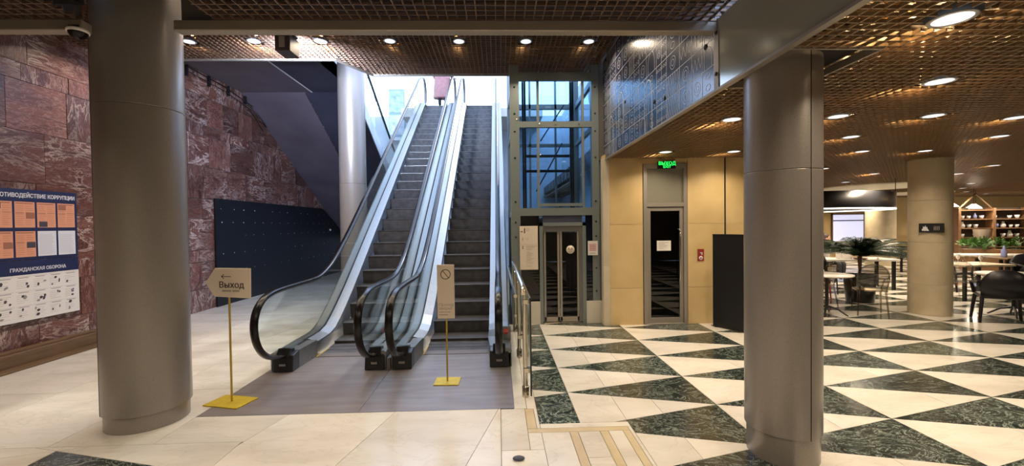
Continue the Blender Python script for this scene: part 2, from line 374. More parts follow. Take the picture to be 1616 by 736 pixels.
# big slabs left of the escalators
xs = [-6.18, -4.62, -3.57, -2.76]
for a, b in zip(xs[:-1], xs[1:]):
    y = 3.40; k = 0
    while y < 17:
        y2 = min(17, y+(1.45 if (k+int(a*3)) % 2 else 1.15)); tile([(a, y), (b, y), (b, y2), (a, y2)], 'white'); y = y2; k += 1
y = 5.75
while y < 17: tile([(-2.76, y), (.12, y), (.12, min(17, y+1.4)), (-2.76, min(17, y+1.4))], 'white', False); y += 1.4
# front slabs with slanting joints
def sl(x, y): return x+.255*(y-3.88)
for a, b in ((-4.5, -1.93), (-1.93, -.965), (-.965, -.02), (-.02, .9)):
    y = 3.88
    for y2 in (2.2, .4, -1.4, -3.2, -5):
        q = [(sl(a, y), y), (sl(b, y), y), (sl(b, y2), y2), (sl(a, y2), y2)]
        for q2 in (clip_rect(q, -2.76, 0.0, 3.40, 3.88), clip_rect(q, -2.07, 0.0, -5, 3.40)) if a < -3 else (clip_rect(q, -2.07, 0.0, -5, 3.88),):
            if len(q2) >= 3: tile(q2, 'white', y2 > 1)
        y = y2
for (a, b, y0, y1) in ((0, .22, 3.15, 3.868), (0, .33, 2.2, 3.15), (.24, .33, 3.86, 7.2), (.33, .56, 2.2, 3.41), (.22, .33, 3.15, 3.41), (.63, .81, 3.02, 3.41), (.63, .81, 2.2, 3.02), (.88, 1.0, 2.2, 3.41), (.122, .24, 3.87, 7.2)):
    tile([(a, y0), (b, y0), (b, y1), (a, y1)], 'white')
for (a, b, y0, y1) in ((.56, .63, 2.2, 3.41), (.81, .88, 2.2, 3.41), (1.0, 1.06, 2.2, 3.41), (.22, .30, 3.48, 3.86), (.22, 1.06, 3.41, 3.48)):
    tile([(a, y0), (b, y0), (b, y1), (a, y1)], 'beige')
for (a, b, y0, y1) in ((.30, .33, 3.48, 3.86), (.33, 1.09, 3.48, 3.56), (1.06, 1.09, 2.2, 3.48), (0, 1.09, -5, 2.2)):
    tile([(a, y0), (b, y0), (b, y1), (a, y1)], 'white')
for mb, k, nm in ((big_w, 'white', 'cream_marble_paving'), (big_g, 'green', 'green_marble_paving')):
    o = mb.build(nm, M[k], floor); o['kind'] = 'stuff'

# ---- left wall: block work of red marble
wl = struct(MB().box(WX-.5, WX-.035, -5, 17.2, 0, 5.3).build('wall_left', M['mortar']), 'tall left wall clad in veined dark red marble blocks', 'wall')
courses = [0, .46, 1.02, 1.27, 1.92, 2.34, 3.02, 3.67, 3.90, 4.50, 5.12]
for a, b in zip(courses[:-1], courses[1:]):
    y = 3.6-random.random()*.5; h = b-a
    while y < 16.9:
        w = random.uniform(.45, 1.0)*(1.0 if h > .4 else .75); y2 = min(y+w, 17)
        pr = random.uniform(0, .008); g = .0025 if y < 7.5 else .005
        if y < 16.8: MB().box(WX-.034, WX+pr, y+g, y2-g, a+g, b-g).build('marble_block', M['red'], wl, bevel=.002)
        y = y2
for y in range(-5, 3): MB().box(WX-.034, WX, y+.004, y+.996, 0.01, 3.3).build('marble_slab', M['red'], wl, bevel=.004)
# ---- other walls
struct(MB().box(-6.7, 26.4, -5.3, -5, 0, 3.6).build('wall_rear', M['exit_pale']), 'pale wall behind the viewer', 'wall')
struct(MB().box(26, 26.3, -5, 21.3, 0, 3.2).build('wall_right', M['cafe_wall']), 'ochre wall at the far right of the cafe', 'wall')
struct(MB().box(4.3, 26.3, 19.6, 19.9, 0, 3.2).build('wall_back', M['cafe_wall']), 'ochre wall at the back of the cafe', 'wall')
wb = struct(MB().box(-6.7, 2.9, 17.0, 17.3, 0, 6.1).build('wall_well', M['wellwall']), 'pale grey retaining wall behind the escalators', 'wall')
struct(MB().box(2.6, 2.9, 9.6, 17.0, 0, 6.1).build('wall_well_side', M['wellwall']), 'pale side wall of the stairwell behind the glass lift', 'wall')
# exit wall
ew = struct(MB().box(1.78, 2.42, 7.0, 7.4, 0, 2.86).build('wall_exit', M['exit_stone']), 'yellow limestone wall around the glazed exit door', 'wall')
MB().box(3.18, 4.62, 7.0, 7.4, 0, 2.86).build('stone_panel', M['exit_stone'], ew)
MB().box(2.42, 3.18, 7.0, 7.4, 2.70, 2.86).build('stone_panel', M['exit_stone'], ew)
for (a, b) in ((1.86, 2.42), (3.18, 3.81), (3.83, 4.62)):
    for (z0, z1) in ((.0, .62), (.622, 1.69), (1.692, 2.80)):
        MB().box(a+.001, b-.001, 6.985, 7.01, z0+.001, z1-.001).build('stone_slab', M['exit_stone'], ew)
for (z0, z1) in ((.0, 1.0), (1.002, 2.80)): MB().box(1.75, 1.859, 6.98, 7.12, z0+.001, z1-.001).build('stone_slab', M['exit_pale'], ew)
MB().box(3.812, 3.828, 6.975, 7.0, 1.45, 2.80).build('cable_conduit', M['black'], ew)
struct(MB().box(4.3, 4.62, 7.4, 19.6, 0, 2.9).build('wall_cafe_side', M['exit_stone']), 'ochre side wall running back beyond the black screen', 'wall')
struct(MB().box(1.745, 4.6, 7.21, 7.35, 2.80, 6.1).build('wall_upper', M['plaster']), 'dark wall above the exit door ceiling', 'wall')

# ---- ceilings
def grille(name, mb, parent, m='grille'): o = mb.build(name, M[m], parent); o['kind'] = 'stuff'; return o
def strips(mb, x0, x1, y0, y1, z, pitch, holes=(), th=.0040, h=.020, ymax=None):
    nx = int((x1-x0)/pitch); ny = int((y1-y0)/pitch)
    def runs(lo, hi, cut):
        segs = [(lo, hi)]
        for a, b in cut:
            ns = []
            for s, e in segs:
                if b <= s or a >= e: ns.append((s, e)); continue
                if a > s: ns.append((s, a))
                if b < e: ns.append((b, e))
            segs = ns
        return segs
    for i in range(nx+1):
        x = x0+i*pitch; hi = y1 if ymax is None else min(y1, ymax(x))
        for a, b in runs(y0, hi, [(c[2], c[3]) for c in holes if c[0] < x < c[1]]): mb.box(x-th, x+th, a, b, z, z+h)
    for j in range(ny+1):
        y = y0+j*pitch; lo, hi = x0, x1
        if ymax is not None:
            while lo < hi and ymax(lo+.001) < y: lo += pitch
        for a, b in runs(lo, hi, [(c[0], c[1]) for c in holes if c[2] < y < c[3]]): mb.box(a, b, y-th, y+th, z, z+h)
ZL, ZN, ZH = 2.79, 3.33, 4.45
# low cafe ceiling
low_l = [(2.49, 2.24), (3.51, 3.25), (2.50, 4.43), (3.57, 4.32), (4.59, 4.31), (5.62, 4.41), (4.61, 5.37), (6.65, 5.39), (2.58, 6.42), (3.65, 6.42), (5.76, 6.50), (6.78, 6.49), (6.78, 8.58), (10.14, 8.31), (8.2, 7.5), (11.02, 9.76),
         (8.8, 9.6), (9.8, 11.6), (12.6, 11.6), (14.4, 12.4), (7.0, 11.0), (11.8, 13.8), (16.2, 14.2), (13.6, 15.6), (18.4, 16.0), (9.0, 14.6), (15.6, 17.6), (6.6, 14.0), (21.0, 17.5), (12.5, 18.0),
         (4.6, 2.2), (6.6, 2.6), (3.4, .4), (6.0, -.4), (8.8, 3.6), (9.4, .8), (12.5, 5.6), (4.2, -2.4)]
lc = struct(MB().box(PX+.056, 26, -5, 19.6, 2.93, 3.2).build('ceiling_low', M['membrane']), 'low cafe ceiling with gold bronze open grid and downlights', 'ceiling')
g = MB(); holes = [(1.9-.13, 2.45, 2.62, 3.36)]+[(x-.13, x+.13, y-.13, y+.13) for x, y in low_l]
strips(g, PX+.05, 14.0, .4, 12.0, ZL, .075, holes); strips(g, PX+.05, 25.8, 12.0, 19.5, ZL, .15, holes, .006); strips(g, 14.0, 25.8, .4, 12.0, ZL, .15, holes, .006)
strips(g, PX+.05, 14, -4.9, .4, ZL, .15, holes, .006)
grille('ceiling_grid', g, lc)
MB().prism([(PX+.02, 2.62), (2.46, 2.62), (2.46, 3.36), (PX+.02, 3.36)], 2.86, 2.90).build('recess_plate', M['void'], lc)
mb = MB()
for (a, b, c, d) in ((1.86, 2.46, 3.355, 3.37), (2.445, 2.46, 2.62, 3.37), (1.86, 2.46, 2.61, 2.625)): mb.box(a, b, c, d, ZL-.003, ZL+.05)
mb.build('recess_trim', M['grille_frame'], lc)
# near ceiling
nc = struct(MB().box(-6.6, PX, -5, 2.95, 3.46, 3.75).box(-6.6, -3.22, 2.95, 3.40, 3.46, 3.75).box(-2.2, PX, 2.95, 3.40, 3.46, 3.75).build('ceiling_near', M['void']), 'near ceiling of brown open grid above the front of the hall', 'ceiling')
g = MB(); near_l = [(-4.5, 1.6), (-2.4, .8), (-.4, 1.2), (1.2, .6), (-4.4, -1.2), (-2.2, -1.4), (0, -1.2), (-3.2, -3.4), (0.6, -3.4)]
nh = [(-3.17, -2.20, 2.95, 3.5)]+[(x-.13, x+.13, y-.13, y+.13) for x, y in near_l]
strips(g, -6.15, PX-.02, .6, 3.38, ZN, .075, nh); strips(g, -6.15, PX-.02, -4.9, .6, ZN, .15, nh, .006)
grille('ceiling_grid', g, nc, 'grille_shaded')
bm_ = MB()
for (a, b) in ((-6.16, -3.19), (-2.50, PX-.01)): bm_.box(a, b, 3.38, 3.47, 3.25, 3.33)
struct(bm_.build('trim_1', M['grille_frame'], bevel=.006), 'long taupe metal edge trim crossing below the near ceiling', 'trim')
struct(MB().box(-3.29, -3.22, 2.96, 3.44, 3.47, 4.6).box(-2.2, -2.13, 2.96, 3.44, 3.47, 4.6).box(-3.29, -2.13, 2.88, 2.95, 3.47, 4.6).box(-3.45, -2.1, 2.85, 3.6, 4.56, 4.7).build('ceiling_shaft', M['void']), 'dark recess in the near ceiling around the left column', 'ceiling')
struct(MB().box(-6.6, -3.33, 3.47, 3.535, 3.37, 5.0).box(-2.5, PX, 3.47, 3.535, 3.37, 5.0).build('wall_bulkhead', M['plaster']), 'dark bulkhead rising from near ceiling edge to high ceiling', 'wall')
# high ceiling
def hi_edge(x): return 7.02 if x < -2.62 else (7.73 if x > -2.22 else 7.02+.71*(x+2.62)/.4)
hc = struct(MB().prism([(-6.18, 3.56), (PX, 3.56), (PX, 7.72), (-2.22, 7.72), (-2.62, 7.01), (-6.18, 7.01)], 4.56, 4.85).build('ceiling_high', M['membrane']), 'high ceiling with gold open grid in front of the escalator opening', 'ceiling')
hi_l = [(-5.55, 6.37), (-4.5, 6.38), (-3.56, 6.36), (-2.58, 6.36), (-1.57, 6.35), (-.55, 6.36), (.45, 6.36), (1.40, 6.36), (-4.5, 4.6), (-2.55, 4.6), (-.55, 4.6), (1.2, 4.6)]
g = MB(); strips(g, -6.15, PX-.03, 3.6, 7.73, ZH, .075, [(x-.11, x+.11, y-.11, y+.11) for x, y in hi_l], .0040, .020, hi_edge); grille('ceiling_grid', g, hc, 'grille_shaded')
MB().prism([(-6.18, 7.01), (-2.61, 7.01), (-2.21, 7.72), (PX, 7.72), (PX, 7.76), (-2.235, 7.76), (-2.635, 7.05), (-6.18, 7.05)], 4.43, 4.86).build('edge_trim', M['grille_frame'], hc)

def downlight(x, y, z, r, power, high=False):
    if not downlight.src:
        t = thing('ceiling_downlight', 'x', 'lamp')
        MB().lathe([(1.0, .0), (1.22, -.02), (1.25, .05), (1.0, .05)], n=28, cap=False).build('lamp_ring', M['lamp_ring'], t)
        MB().lathe([(.001, .0), (1.0, .01)], n=28, cap=False).build('diffuser', M['lamp'], t)
        MB().prism([(-1.4, -1.4), (1.4, -1.4), (1.4, 1.4), (-1.4, 1.4)], .3, .34).build('mounting_plate', M['void'], t)
        downlight.src.append(t); o = t
    else: o = copy_tree(downlight.src[0])
    o.location = (x, y, z+.004); o.scale = (r, r, r)
    L = bpy.data.lights.new('downlight_lamp', 'AREA'); L.shape = 'DISK'; L.size = r*1.8; L.energy = power; L.color = WARM; L.spread = math.radians(140)
    link('downlight_lamp', L, None, (x, y, z-.015))
    if y > 1.5 and y < 11:
        K = bpy.data.lights.new('added_grid_glow', 'POINT'); K.energy = power*((.16 if z < 3.5 else .05) if abs(x+3.07) > .6 or z < 4 else .5); K.shadow_soft_size = .02; K.color = (1.0, .72, .35); link('added_grid_glow', K, None, (x-.05, y+.15, z+.07))  # added point light above the grid to brighten the membrane, not a fitting
    return o
downlight.src = []
def order_label(i, x, y):
    return i
PLACE = {}; FAR = []
ORD = 'first second third fourth fifth sixth seventh eighth ninth tenth eleventh twelfth thirteenth fourteenth fifteenth sixteenth seventeenth eighteenth nineteenth twentieth'.split()
ORD += ['twenty-'+w for w in ORD[:9]]+['thirtieth']+['thirty-'+w for w in ORD[:9]]+['fortieth']
for i, (x, y) in enumerate(low_l):
    o = downlight(x, y, ZL, .085, LAMP_LOW*(4.0 if y > 9 else 1))
    if y > 8: FAR.append((x/y, x, y, o))
    elif y < 2: tag(o, 'round white downlight in the low gold grid ceiling nearest the viewer', 'lamp', 'near low downlights')
    else: PLACE[(x, y)] = o
names = {(2.49, 2.24): 'large bright round downlight at the top right of the low gold ceiling', (3.51, 3.25): 'round downlight second in size right of the right grey column, above the cafe',
 (2.50, 4.43): 'round downlight half hidden just left of the right grey column', (3.57, 4.32): 'round downlight close right of the grey column, lower of the nearer pair', (4.59, 4.31): 'round downlight right of the grey column in line with the biggest one, third row',
 (5.62, 4.41): 'round downlight cut by the right edge of the picture', (4.61, 5.37): 'bright oval-looking downlight right of the grey column in the fourth row', (6.65, 5.39): 'round downlight right of the limestone column near the right picture edge',
 (2.58, 6.42): 'small downlight over the green exit sign', (3.65, 6.42): 'small downlight over the black screen next to the exit', (5.76, 6.50): 'small downlight left of the limestone cafe column, fifth row', (6.78, 6.49): 'small downlight just left of the limestone cafe column top',
 (8.2, 7.5): 'small downlight just right of the limestone cafe column top', (4.6, 2.2): 'downlight outside the right edge beside the biggest one', (6.6, 2.6): 'downlight far outside the right edge over the cafe', (8.8, 3.6): 'downlight beyond the right edge over the cafe', (12.5, 5.6): 'downlight far right beyond the picture over the cafe'}
for k, o in PLACE.items(): tag(o, names[k], 'lamp', 'downlights in the low gold ceiling')
for i, (q, x, y, o) in enumerate(sorted(FAR, key=lambda a: a[0])): tag(o, ORD[i]+' from the left of the small far downlights over the cafe', 'lamp', 'far cafe downlights')
for i, (x, y) in enumerate(near_l):
    tag(downlight(x, y, ZN, .085, LAMP_NEAR), 'round downlight in the near brown grid above the viewer', 'lamp', 'downlights above the viewer')
hn = ['first downlight from the left in the high gold ceiling beside the left wall', 'second downlight from the left in the high ceiling by the left column', 'third downlight from the left, between left column and hanging projector', 'bright downlight in the high ceiling just right of the hanging projector',
      'downlight in the high ceiling over the left escalator', 'downlight in the high ceiling over the right escalator', 'downlight in the high ceiling over the left side of the glass lift', 'downlight in the high ceiling beside the patterned panel, over the lift']
for i, (x, y) in enumerate(hi_l):
    o = downlight(x, y, ZH, .075, LAMP_HIGH)
    tag(o, hn[i] if i < 8 else 'downlight of the hidden nearer row in the high ceiling', 'lamp', 'downlights in the high gold ceiling')

# ---- patterned panel and fascia (plane x = PX)
bp = thing('patterned_wall_panel', 'tall night-blue panel printed with white outline drawings of arches and circles', 'panel', (PX, 3.43, ZL))
seams = [3.43, 3.98, 4.75, 5.55, 6.35, 7.10]
for a, b in zip(seams[:-1], seams[1:]): MB().box(0, .05, a-3.43+.003, b-3.43-.003, 0, 1.66).build('panel_sheet', M['panel'], bp)
ln = MB()
def seg(p, q, w=.005):
    p = Vector(p); q = Vector(q); d = (q-p)
    if d.length < 1e-5: return
    n = Vector((-d.y, d.x)).normalized()*w/2
    ln.add([(-.0015, p.x+n.x, p.y+n.y), (-.0015, q.x+n.x, q.y+n.y), (-.0015, q.x-n.x, q.y-n.y), (-.0015, p.x-n.x, p.y-n.y)], [(0, 1, 2, 3)])
def poly(pts, w=.005):
    for a, b in zip(pts[:-1], pts[1:]): seg(a, b, w)
def circ(c, r, w=.005, n=14, a0=0, a1=2*PI, sy=1): poly([(c[0]+r*math.cos(a0+(a1-a0)*i/n), c[1]+sy*r*math.sin(a0+(a1-a0)*i/n)) for i in range(n+1)], w)
PL = 3.66; rows = [0, .22, .44, .66, .9, 1.14, 1.4, 1.65]
for z in rows: seg((0, z), (PL, z), .006)
y = 0.02; rnd = random.Random(3)
cols = []
while y < PL-.15: w = rnd.choice([.14, .2, .26, .32]); cols.append((y, min(y+w, PL))); y += w
for a, b in cols:
    seg((a, 0), (a, 1.65), .006)
    style = rnd.choice('cdaczblc')
    for z0, z1 in zip(rows[:-1], rows[1:]):
        st = style if rnd.random() < .6 else rnd.choice('cdazbl'); m = (a+b)/2; w = (b-a); h = z1-z0
        if st == 'c': circ((m, (z0+z1)/2), min(w, h)*.30); circ((m, (z0+z1)/2), min(w, h)*.15)
        elif st == 'd':
            for i in range(3):
                for j in range(2): circ((a+w*(i+.5)/3, z0+h*(j+.5)/2), min(w/3, h/2)*.33, .004, 8)
        elif st == 'a': circ((m, z0+h*.45), w*.32, .006, 12, 0, PI, 1.3); seg((m-w*.32, z0), (m-w*.32, z0+h*.45), .006); seg((m+w*.32, z0), (m+w*.32, z0+h*.45), .006)
        elif st == 'z': poly([(a+w*i/6, z0+h*(.25 if i % 2 else .75)) for i in range(7)])
        elif st == 'b':
            for i in range(2): circ((m, z0+h*(.28+.44*i)), min(w, h)*.2, .005, 10, 0, 2*PI, .7)
        else:
            n = max(2, int(w/.05))
            for i in range(n): seg((a+w*i/n, z0), (a+w*(i+1)/n, z1), .004); seg((a+w*(i+1)/n, z0), (a+w*i/n, z1), .004)
for c_, zz in ((1.55, .0), (2.65, .2), (3.2, .0)):
    circ((c_, zz+.42), .12, .014, 14, 0, PI, 1.6); seg((c_-.12, zz), (c_-.12, zz+.42), .014); seg((c_+.12, zz), (c_+.12, zz+.42), .014)
for i in range(9): seg((.05+.055*i, .92), (.05+.055*i+.3, 1.62), .006); seg((.05+.055*i+.3, .92), (.05+.055*i, 1.62), .006)
o = ln.build('line_drawing', M['line'], bp)
for (yy, zz) in ((.16, .42), (1.05, .25), (1.35, .30), (2.45, .62), (2.6, .45)):
    MB().lathe([(.001, .006), (.022, .006), (.025, 0)], n=14).build('cable_gland', M['void'], bp, loc=(-.001, yy, zz)).rotation_euler = (0, -PI/2, 0)
fs = thing('polished_fascia', 'pale polished fascia board along the low ceiling edge by the right grey column', 'fascia', (PX, 0, ZL))
for a, b in ((-5.0, -2.2), (-2.196, .4), (.404, 3.425)): MB().box(-.005, .05, a, b, 0, .56).build('fascia_sheet', M['fascia'], fs, bevel=.002)
MB().box(-.012, .04, 3.36, 3.425, 0, .56).build('end_post', M['grille_frame'], fs)
for z in (.12, .45): MB().lathe([(.001, .01), (.014, .01), (.016, 0)], n=12).build('screw_head', M['black'], fs, loc=(-.013, 3.39, z)).rotation_euler = (0, -PI/2, 0)
struct(MB().box(PX-.02, PX+.03, -5, 7.1, ZL-.02, ZL-.001).build('trim_2', M['grille_frame']), 'thin metal edge strip under the patterned panel and fascia', 'trim')
struct(MB().box(PX+.06, PX+.3, 3.4, 7.1, 3.2, 5.0).build('wall_over_cafe', M['plaster']), 'dark wall behind the patterned panel over the low ceiling', 'wall')

# ---- stair soffit and staircase over the left rear
SX = -3.46
st = struct(link('stair_flight', None), 'staircase rising over the left rear with dark plum underside', 'staircase')
sy0, sz0 = 10.45, 5.0
def szz(y): return sz0-.555*(y-sy0)
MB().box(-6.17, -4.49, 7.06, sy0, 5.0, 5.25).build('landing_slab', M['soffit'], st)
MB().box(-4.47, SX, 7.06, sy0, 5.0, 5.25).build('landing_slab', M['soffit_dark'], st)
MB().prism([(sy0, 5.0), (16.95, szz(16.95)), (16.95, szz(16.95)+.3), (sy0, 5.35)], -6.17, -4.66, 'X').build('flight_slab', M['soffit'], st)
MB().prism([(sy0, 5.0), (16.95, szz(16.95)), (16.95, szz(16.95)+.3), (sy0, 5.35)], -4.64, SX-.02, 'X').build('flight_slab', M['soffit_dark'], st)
MB().box(-4.495, -4.465, 7.06, sy0, 4.992, 5.01).build('joint_strip', M['print_white'], st)
MB().prism([(sy0, 5.02), (16.9, szz(16.9)+.02), (16.9, szz(16.9)+.42), (sy0, 5.42)], SX-.02, SX+.0, 'X').build('stringer', M['wellwall'], st)
for k in range(18):
    yy = sy0+.36*k; MB().box(-6.1, SX-.03, yy, yy+.38, szz(yy+.38)+.22, szz(yy)+.34).build('stair_tread', M['stone_white'], st)
MB().prism([(sy0+.1, 5.42), (16.8, szz(16.8)+.42), (16.8, szz(16.8)+1.42), (sy0+.1, 6.42)], SX-.015, SX-.003, 'X').build('glass_guard', M['glass'], st)
MB().tube([(SX-.01, sy0-.1, 6.50), (SX-.01, 16.8, szz(16.8)+1.44)], .035, 8).build('handrail', M['black'], st)
MB().box(SX-.05, SX, 7.06, sy0, 5.0, 5.4).build('edge_beam', M['wellwall'], st)
# cable conduit with thin pipes on the stone wall top
cp = thing('cable_pipes', 'thin dark cable pipe along the top of the marble wall under the soffit', 'pipe', (WX+.04, 8.6, 4.75))
MB().tube([(0, 0, .2), (0, 1.2, .17), (0, 2.3, .02), (0, 2.9, -.35)], .012, 6).build('pipe', M['black'], cp)
MB().tube([(.02, 0, .1), (.02, 1.2, .06), (.02, 2.1, -.08), (.02, 2.7, -.5)], .008, 6).build('pipe', M['black'], cp)
for k in range(4): MB().box(-.03, .03, k*.65, k*.65+.03, .0, .22).build('bracket', M['black'], cp)
# upper street landing
ul = struct(MB().box(-3.3, 1.6, 14.75, 16.99, 5.5, 5.80).build('trim_3', M['stone_white']), 'street level landing at the top of the escalators', 'landing')

# ---- columns
def column(c, r, ztop, label, zs, base_h=.13, mat='column', seam_a=None, base_r=None):
    t = thing('round_column', label, 'column', (c[0], c[1], 0))
    if base_h:
        MB().lathe([(base_r or r-.018, .001), (base_r or r-.018, base_h+.002)], n=64).build('column_base', M[mat], t)
    z = base_h
    for z2 in zs+[ztop]:
        MB().lathe([(r-.004, z+.001), (r, z+.004), (r, z+.006), (r, z2-.006), (r, z2-.004), (r-.004, z2-.001)], n=72).build('column_shell', M[mat], t); z = z2
    for a in (seam_a or []):
        d = math.radians(a); x, y = (r+.0002)*math.cos(d), (r+.0002)*math.sin(d)
        MB().box(-.0025, .0025, -.001, .0015, base_h, ztop-.01).build('shell_seam', M['void'], t, loc=(x, y, 0)).rotation_euler = (0, 0, d-PI/2)
    return t
column((-3.16, 3.86), .318, 4.5, 'thick grey metal-clad round column nearest on the left, in front of the marble wall', [2.75], .14, seam_a=[-128], base_r=.300)
column((2.075, 3.02), .246, 2.86, 'grey metal-clad round column at the right front, on the black and white triangles', [2.06], .20, seam_a=[-82], base_r=.232)
column((-3.03, 8.95), .268, 5.9, 'pale glossy round column behind the left escalator balustrade', [2.6], .0)
column((7.83, 7.40), .30, 2.86, 'cream limestone round column in the cafe carrying a small black plaque', [.55, 1.3, 2.05], .0, 'stone_col')
column((14.55, 15.6), .46, 2.9, 'limestone round column further back in the cafe behind the palm', [1.0, 2.0], .0, 'stone_col')

# ================================================================== ESCALATORS
RUN, SL, Y0 = .332, .70, 6.2
YT = 14.5; ZT = 5.81
def nose(y):
    lo = .7*(y-Y0); k = .25
    v = .5*(lo+math.sqrt(lo*lo+k*k*.25)); return min(v, ZT+.0) if y < YT else ZT
def rail_path():
    p = [(5.10, .19), (4.89, .215), (4.68, .30), (4.53, .45), (4.47, .63), (4.50, .79), (4.60, .90), (4.76, .962), (4.97, .985), (5.4, .99), (5.8, .99), (6.1, 1.01), (6.4, 1.10), (6.7, 1.24), (7.0, 1.42), (7.3, 1.61)]
    y = 7.8
    while y < 14.0: p.append((y, .7*(y-Y0)+.84+.02*(y-7.8))); y += .6
    p += [(14.2, 6.58), (14.5, 6.75), (14.8, 6.86), (15.0, 6.90), (15.1, 6.90), (15.25, 6.84), (15.36, 6.68), (15.40, 6.45), (15.34, 6.2), (15.2, 6.05), (15.0, 6.0)]
    return p
def smooth_path(p, sub=3):
    out = []
    for i in range(len(p)-1):
        a = p[max(0, i-1)]; b = p[i]; c = p[i+1]; d = p[min(len(p)-1, i+2)]
        for k in range(sub):
            t = k/sub; out.append(tuple(.5*((2*b[j])+(-a[j]+c[j])*t+(2*a[j]-5*b[j]+4*c[j]-d[j])*t*t+(-a[j]+3*b[j]-3*c[j]+d[j])*t**3) for j in (0, 1)))
    return out+[p[-1]]
def deck_path(off_lo=.22, off_hi=.13):
    p = []
    y = 5.05
    while y <= 15.7:
        t = min(1, max(0, (y-5.6)/1.6)); t = t*t*(3-2*t); p.append((y, nose(y)+off_lo+(off_hi-off_lo)*t)); y += .2 if y < 8 or y > 13.8 else .6
    return p
def escalator(xc, hr, hs, label, out_l, out_r):
    t = thing('escalator', label, 'escalator', (xc, 4.5, 0)); T = lambda o: setattr(o, 'location', (0, -4.5, 0)) or o
    # steps
    sm = MB()
    sm.prism([(0, 0), (.012, -.012), (.022, -.09), (.034, -.17), (.050, -.2325), (.40, -.2325), (.40, 0)], -hs, hs, 'X'); smesh = sm.mesh('step', M['step'])
    em = MB().box(-hs, hs, -.0015, .012, -.004, .0025).mesh('nosing', M['alu_dark'])
    for k in range(0, 26):
        yk = Y0+k*RUN; zk = k*RUN*SL
        if k == 0: zk = .045
        s_ = link('step', smesh, t, (0, yk-4.5, zk)); link('step_nosing', em, s_)
    for k in range(3): MB().box(-hs, hs, 0, .146, -.1, .004).build('step', M['step'], t, loc=(0, 5.75-4.5+k*.15, .002*k))
    # comb plates
    MB().box(-hs, hs, 5.58-4.5, 5.745-4.5, .0005, .008).build('comb_plate', M['comb'], t)
    MB().box(-hs, hs, 14.86-4.5, 15.6-4.5, ZT-.1, ZT-.003).build('comb_plate', M['comb'], t)
    for s in (-1, 1):
        MB().box(s*hs-s*.014, s*hs-s*.002, 5.58-4.5, 6.0-4.5, .002, .0095).build('yellow_edge', M['yellow'], t)
    dp = deck_path()
    for s in (-1, 1):
        x_in = s*(hs+.004); x_rail = s*hr; g = .012
        # skirt
        top = [(y, z-.035) for y, z in dp if y > 5.5]; bot = [(y, max(-.002, z-.60)) for y, z in dp if y > 5.5]
        MB().prism(top+bot[::-1], x_in, x_in+s*.012, 'X').build('skirt_panel', M['alu_dark'], t); t.children[-1].location = (0, -4.5, 0)
        # inner deck, sloping down to the skirt
        w = abs(x_rail-x_in)-g; g = .016
        prof = [(x_in, -.05), (x_in, -.035), (x_in+s*w, .0), (x_in+s*w, -.05)]
        T(MB().sweep_yz([q for q in dp if q[0] > 5.5], prof).build('inner_deck', M['alu'], t))
        ow = (out_l if s < 0 else out_r)
        prof = [(x_rail+s*g, .0), (x_rail+s*(ow-.02), .0), (x_rail+s*ow, -.015), (x_rail+s*ow, -.06), (x_rail+s*g, -.06)]
        T(MB().sweep_yz(dp, prof).build('outer_deck', M['alu'], t))
        T(MB().sweep_yz(dp, [(x_rail-g, -.06), (x_rail+g, -.06), (x_rail+g, -.012), (x_rail-g, -.012)]).build('glass_channel', M['void'], t))
        # glass
        rp = rail_path(); gl = [(y, z-.02) for y, z in rp[8:-6]]; low = [(max(5.15, y), z-.02) for y, z in dp if y < 15.1]
        front = [(4.95, .26), (4.72, .33), (4.58, .47), (4.52, .63), (4.55, .77), (4.64, .87), (4.78, .93)]
        T(MB().prism(front+gl+low[::-1], x_rail-.005, x_rail+.005, 'X').build('glass_balustrade', M['glass'], t))
        # handrail
        hp = [(x_rail-.040, -.006), (x_rail-.042, .008), (x_rail-.030, .022), (x_rail, .026), (x_rail+.030, .022), (x_rail+.042, .008), (x_rail+.040, -.006), (x_rail+.022, -.010), (x_rail-.022, -.010)]
        sp = smooth_path(rp); h = MB().sweep_yz(sp, hp); h.sm = [True]*(len(h.sm)-2)+[False]*2; T(h.build('handrail', M['rubber'], t))
        T(MB().sweep_yz(sp[3:], [(x_rail-.016, -.030), (x_rail-.016, -.012), (x_rail+.016, -.012), (x_rail+.016, -.030)]).build('handrail_guide', M['alu_dark'], t))
        # inlet box
        nb = T(MB().prism([(5.02, .0), (5.60, .0), (5.60, .20), (5.16, .215), (5.05, .19)], x_rail-.115, x_rail+.115, 'X').build('newel_box', M['black'], t, bevel=.008))
        MB().prism([(5.00, .17), (5.16, .165), (5.18, .25), (5.08, .27)], x_rail-.075, x_rail+.075, 'X').build('inlet_hood', M['rubber'], nb, bevel=.006)
        MB().box(x_rail-.035, x_rail+.035, 5.012, 5.02, .075, .10).build('maker_label', M['print_grey'], nb)
        # newel cheek: aluminium wedge widening back from the inlet to the decks
        T(MB().prism([(x_rail+s*.02-s*.0, 5.20), (x_rail-s*.115, 5.20), (x_in, 5.64), (x_rail+s*.02, 5.64)], .0, .215, 'Z').build('newel_cheek', M['alu'], t))
    return t
LE = escalator(-2.03, .535, .385, 'left escalator, glass balustrades and black handrails, person at its top', .15, .13)
RE = escalator(-.59, .58, .43, 'right escalator behind the no entry sign, glass balustrades and black handrails', .13, .15)
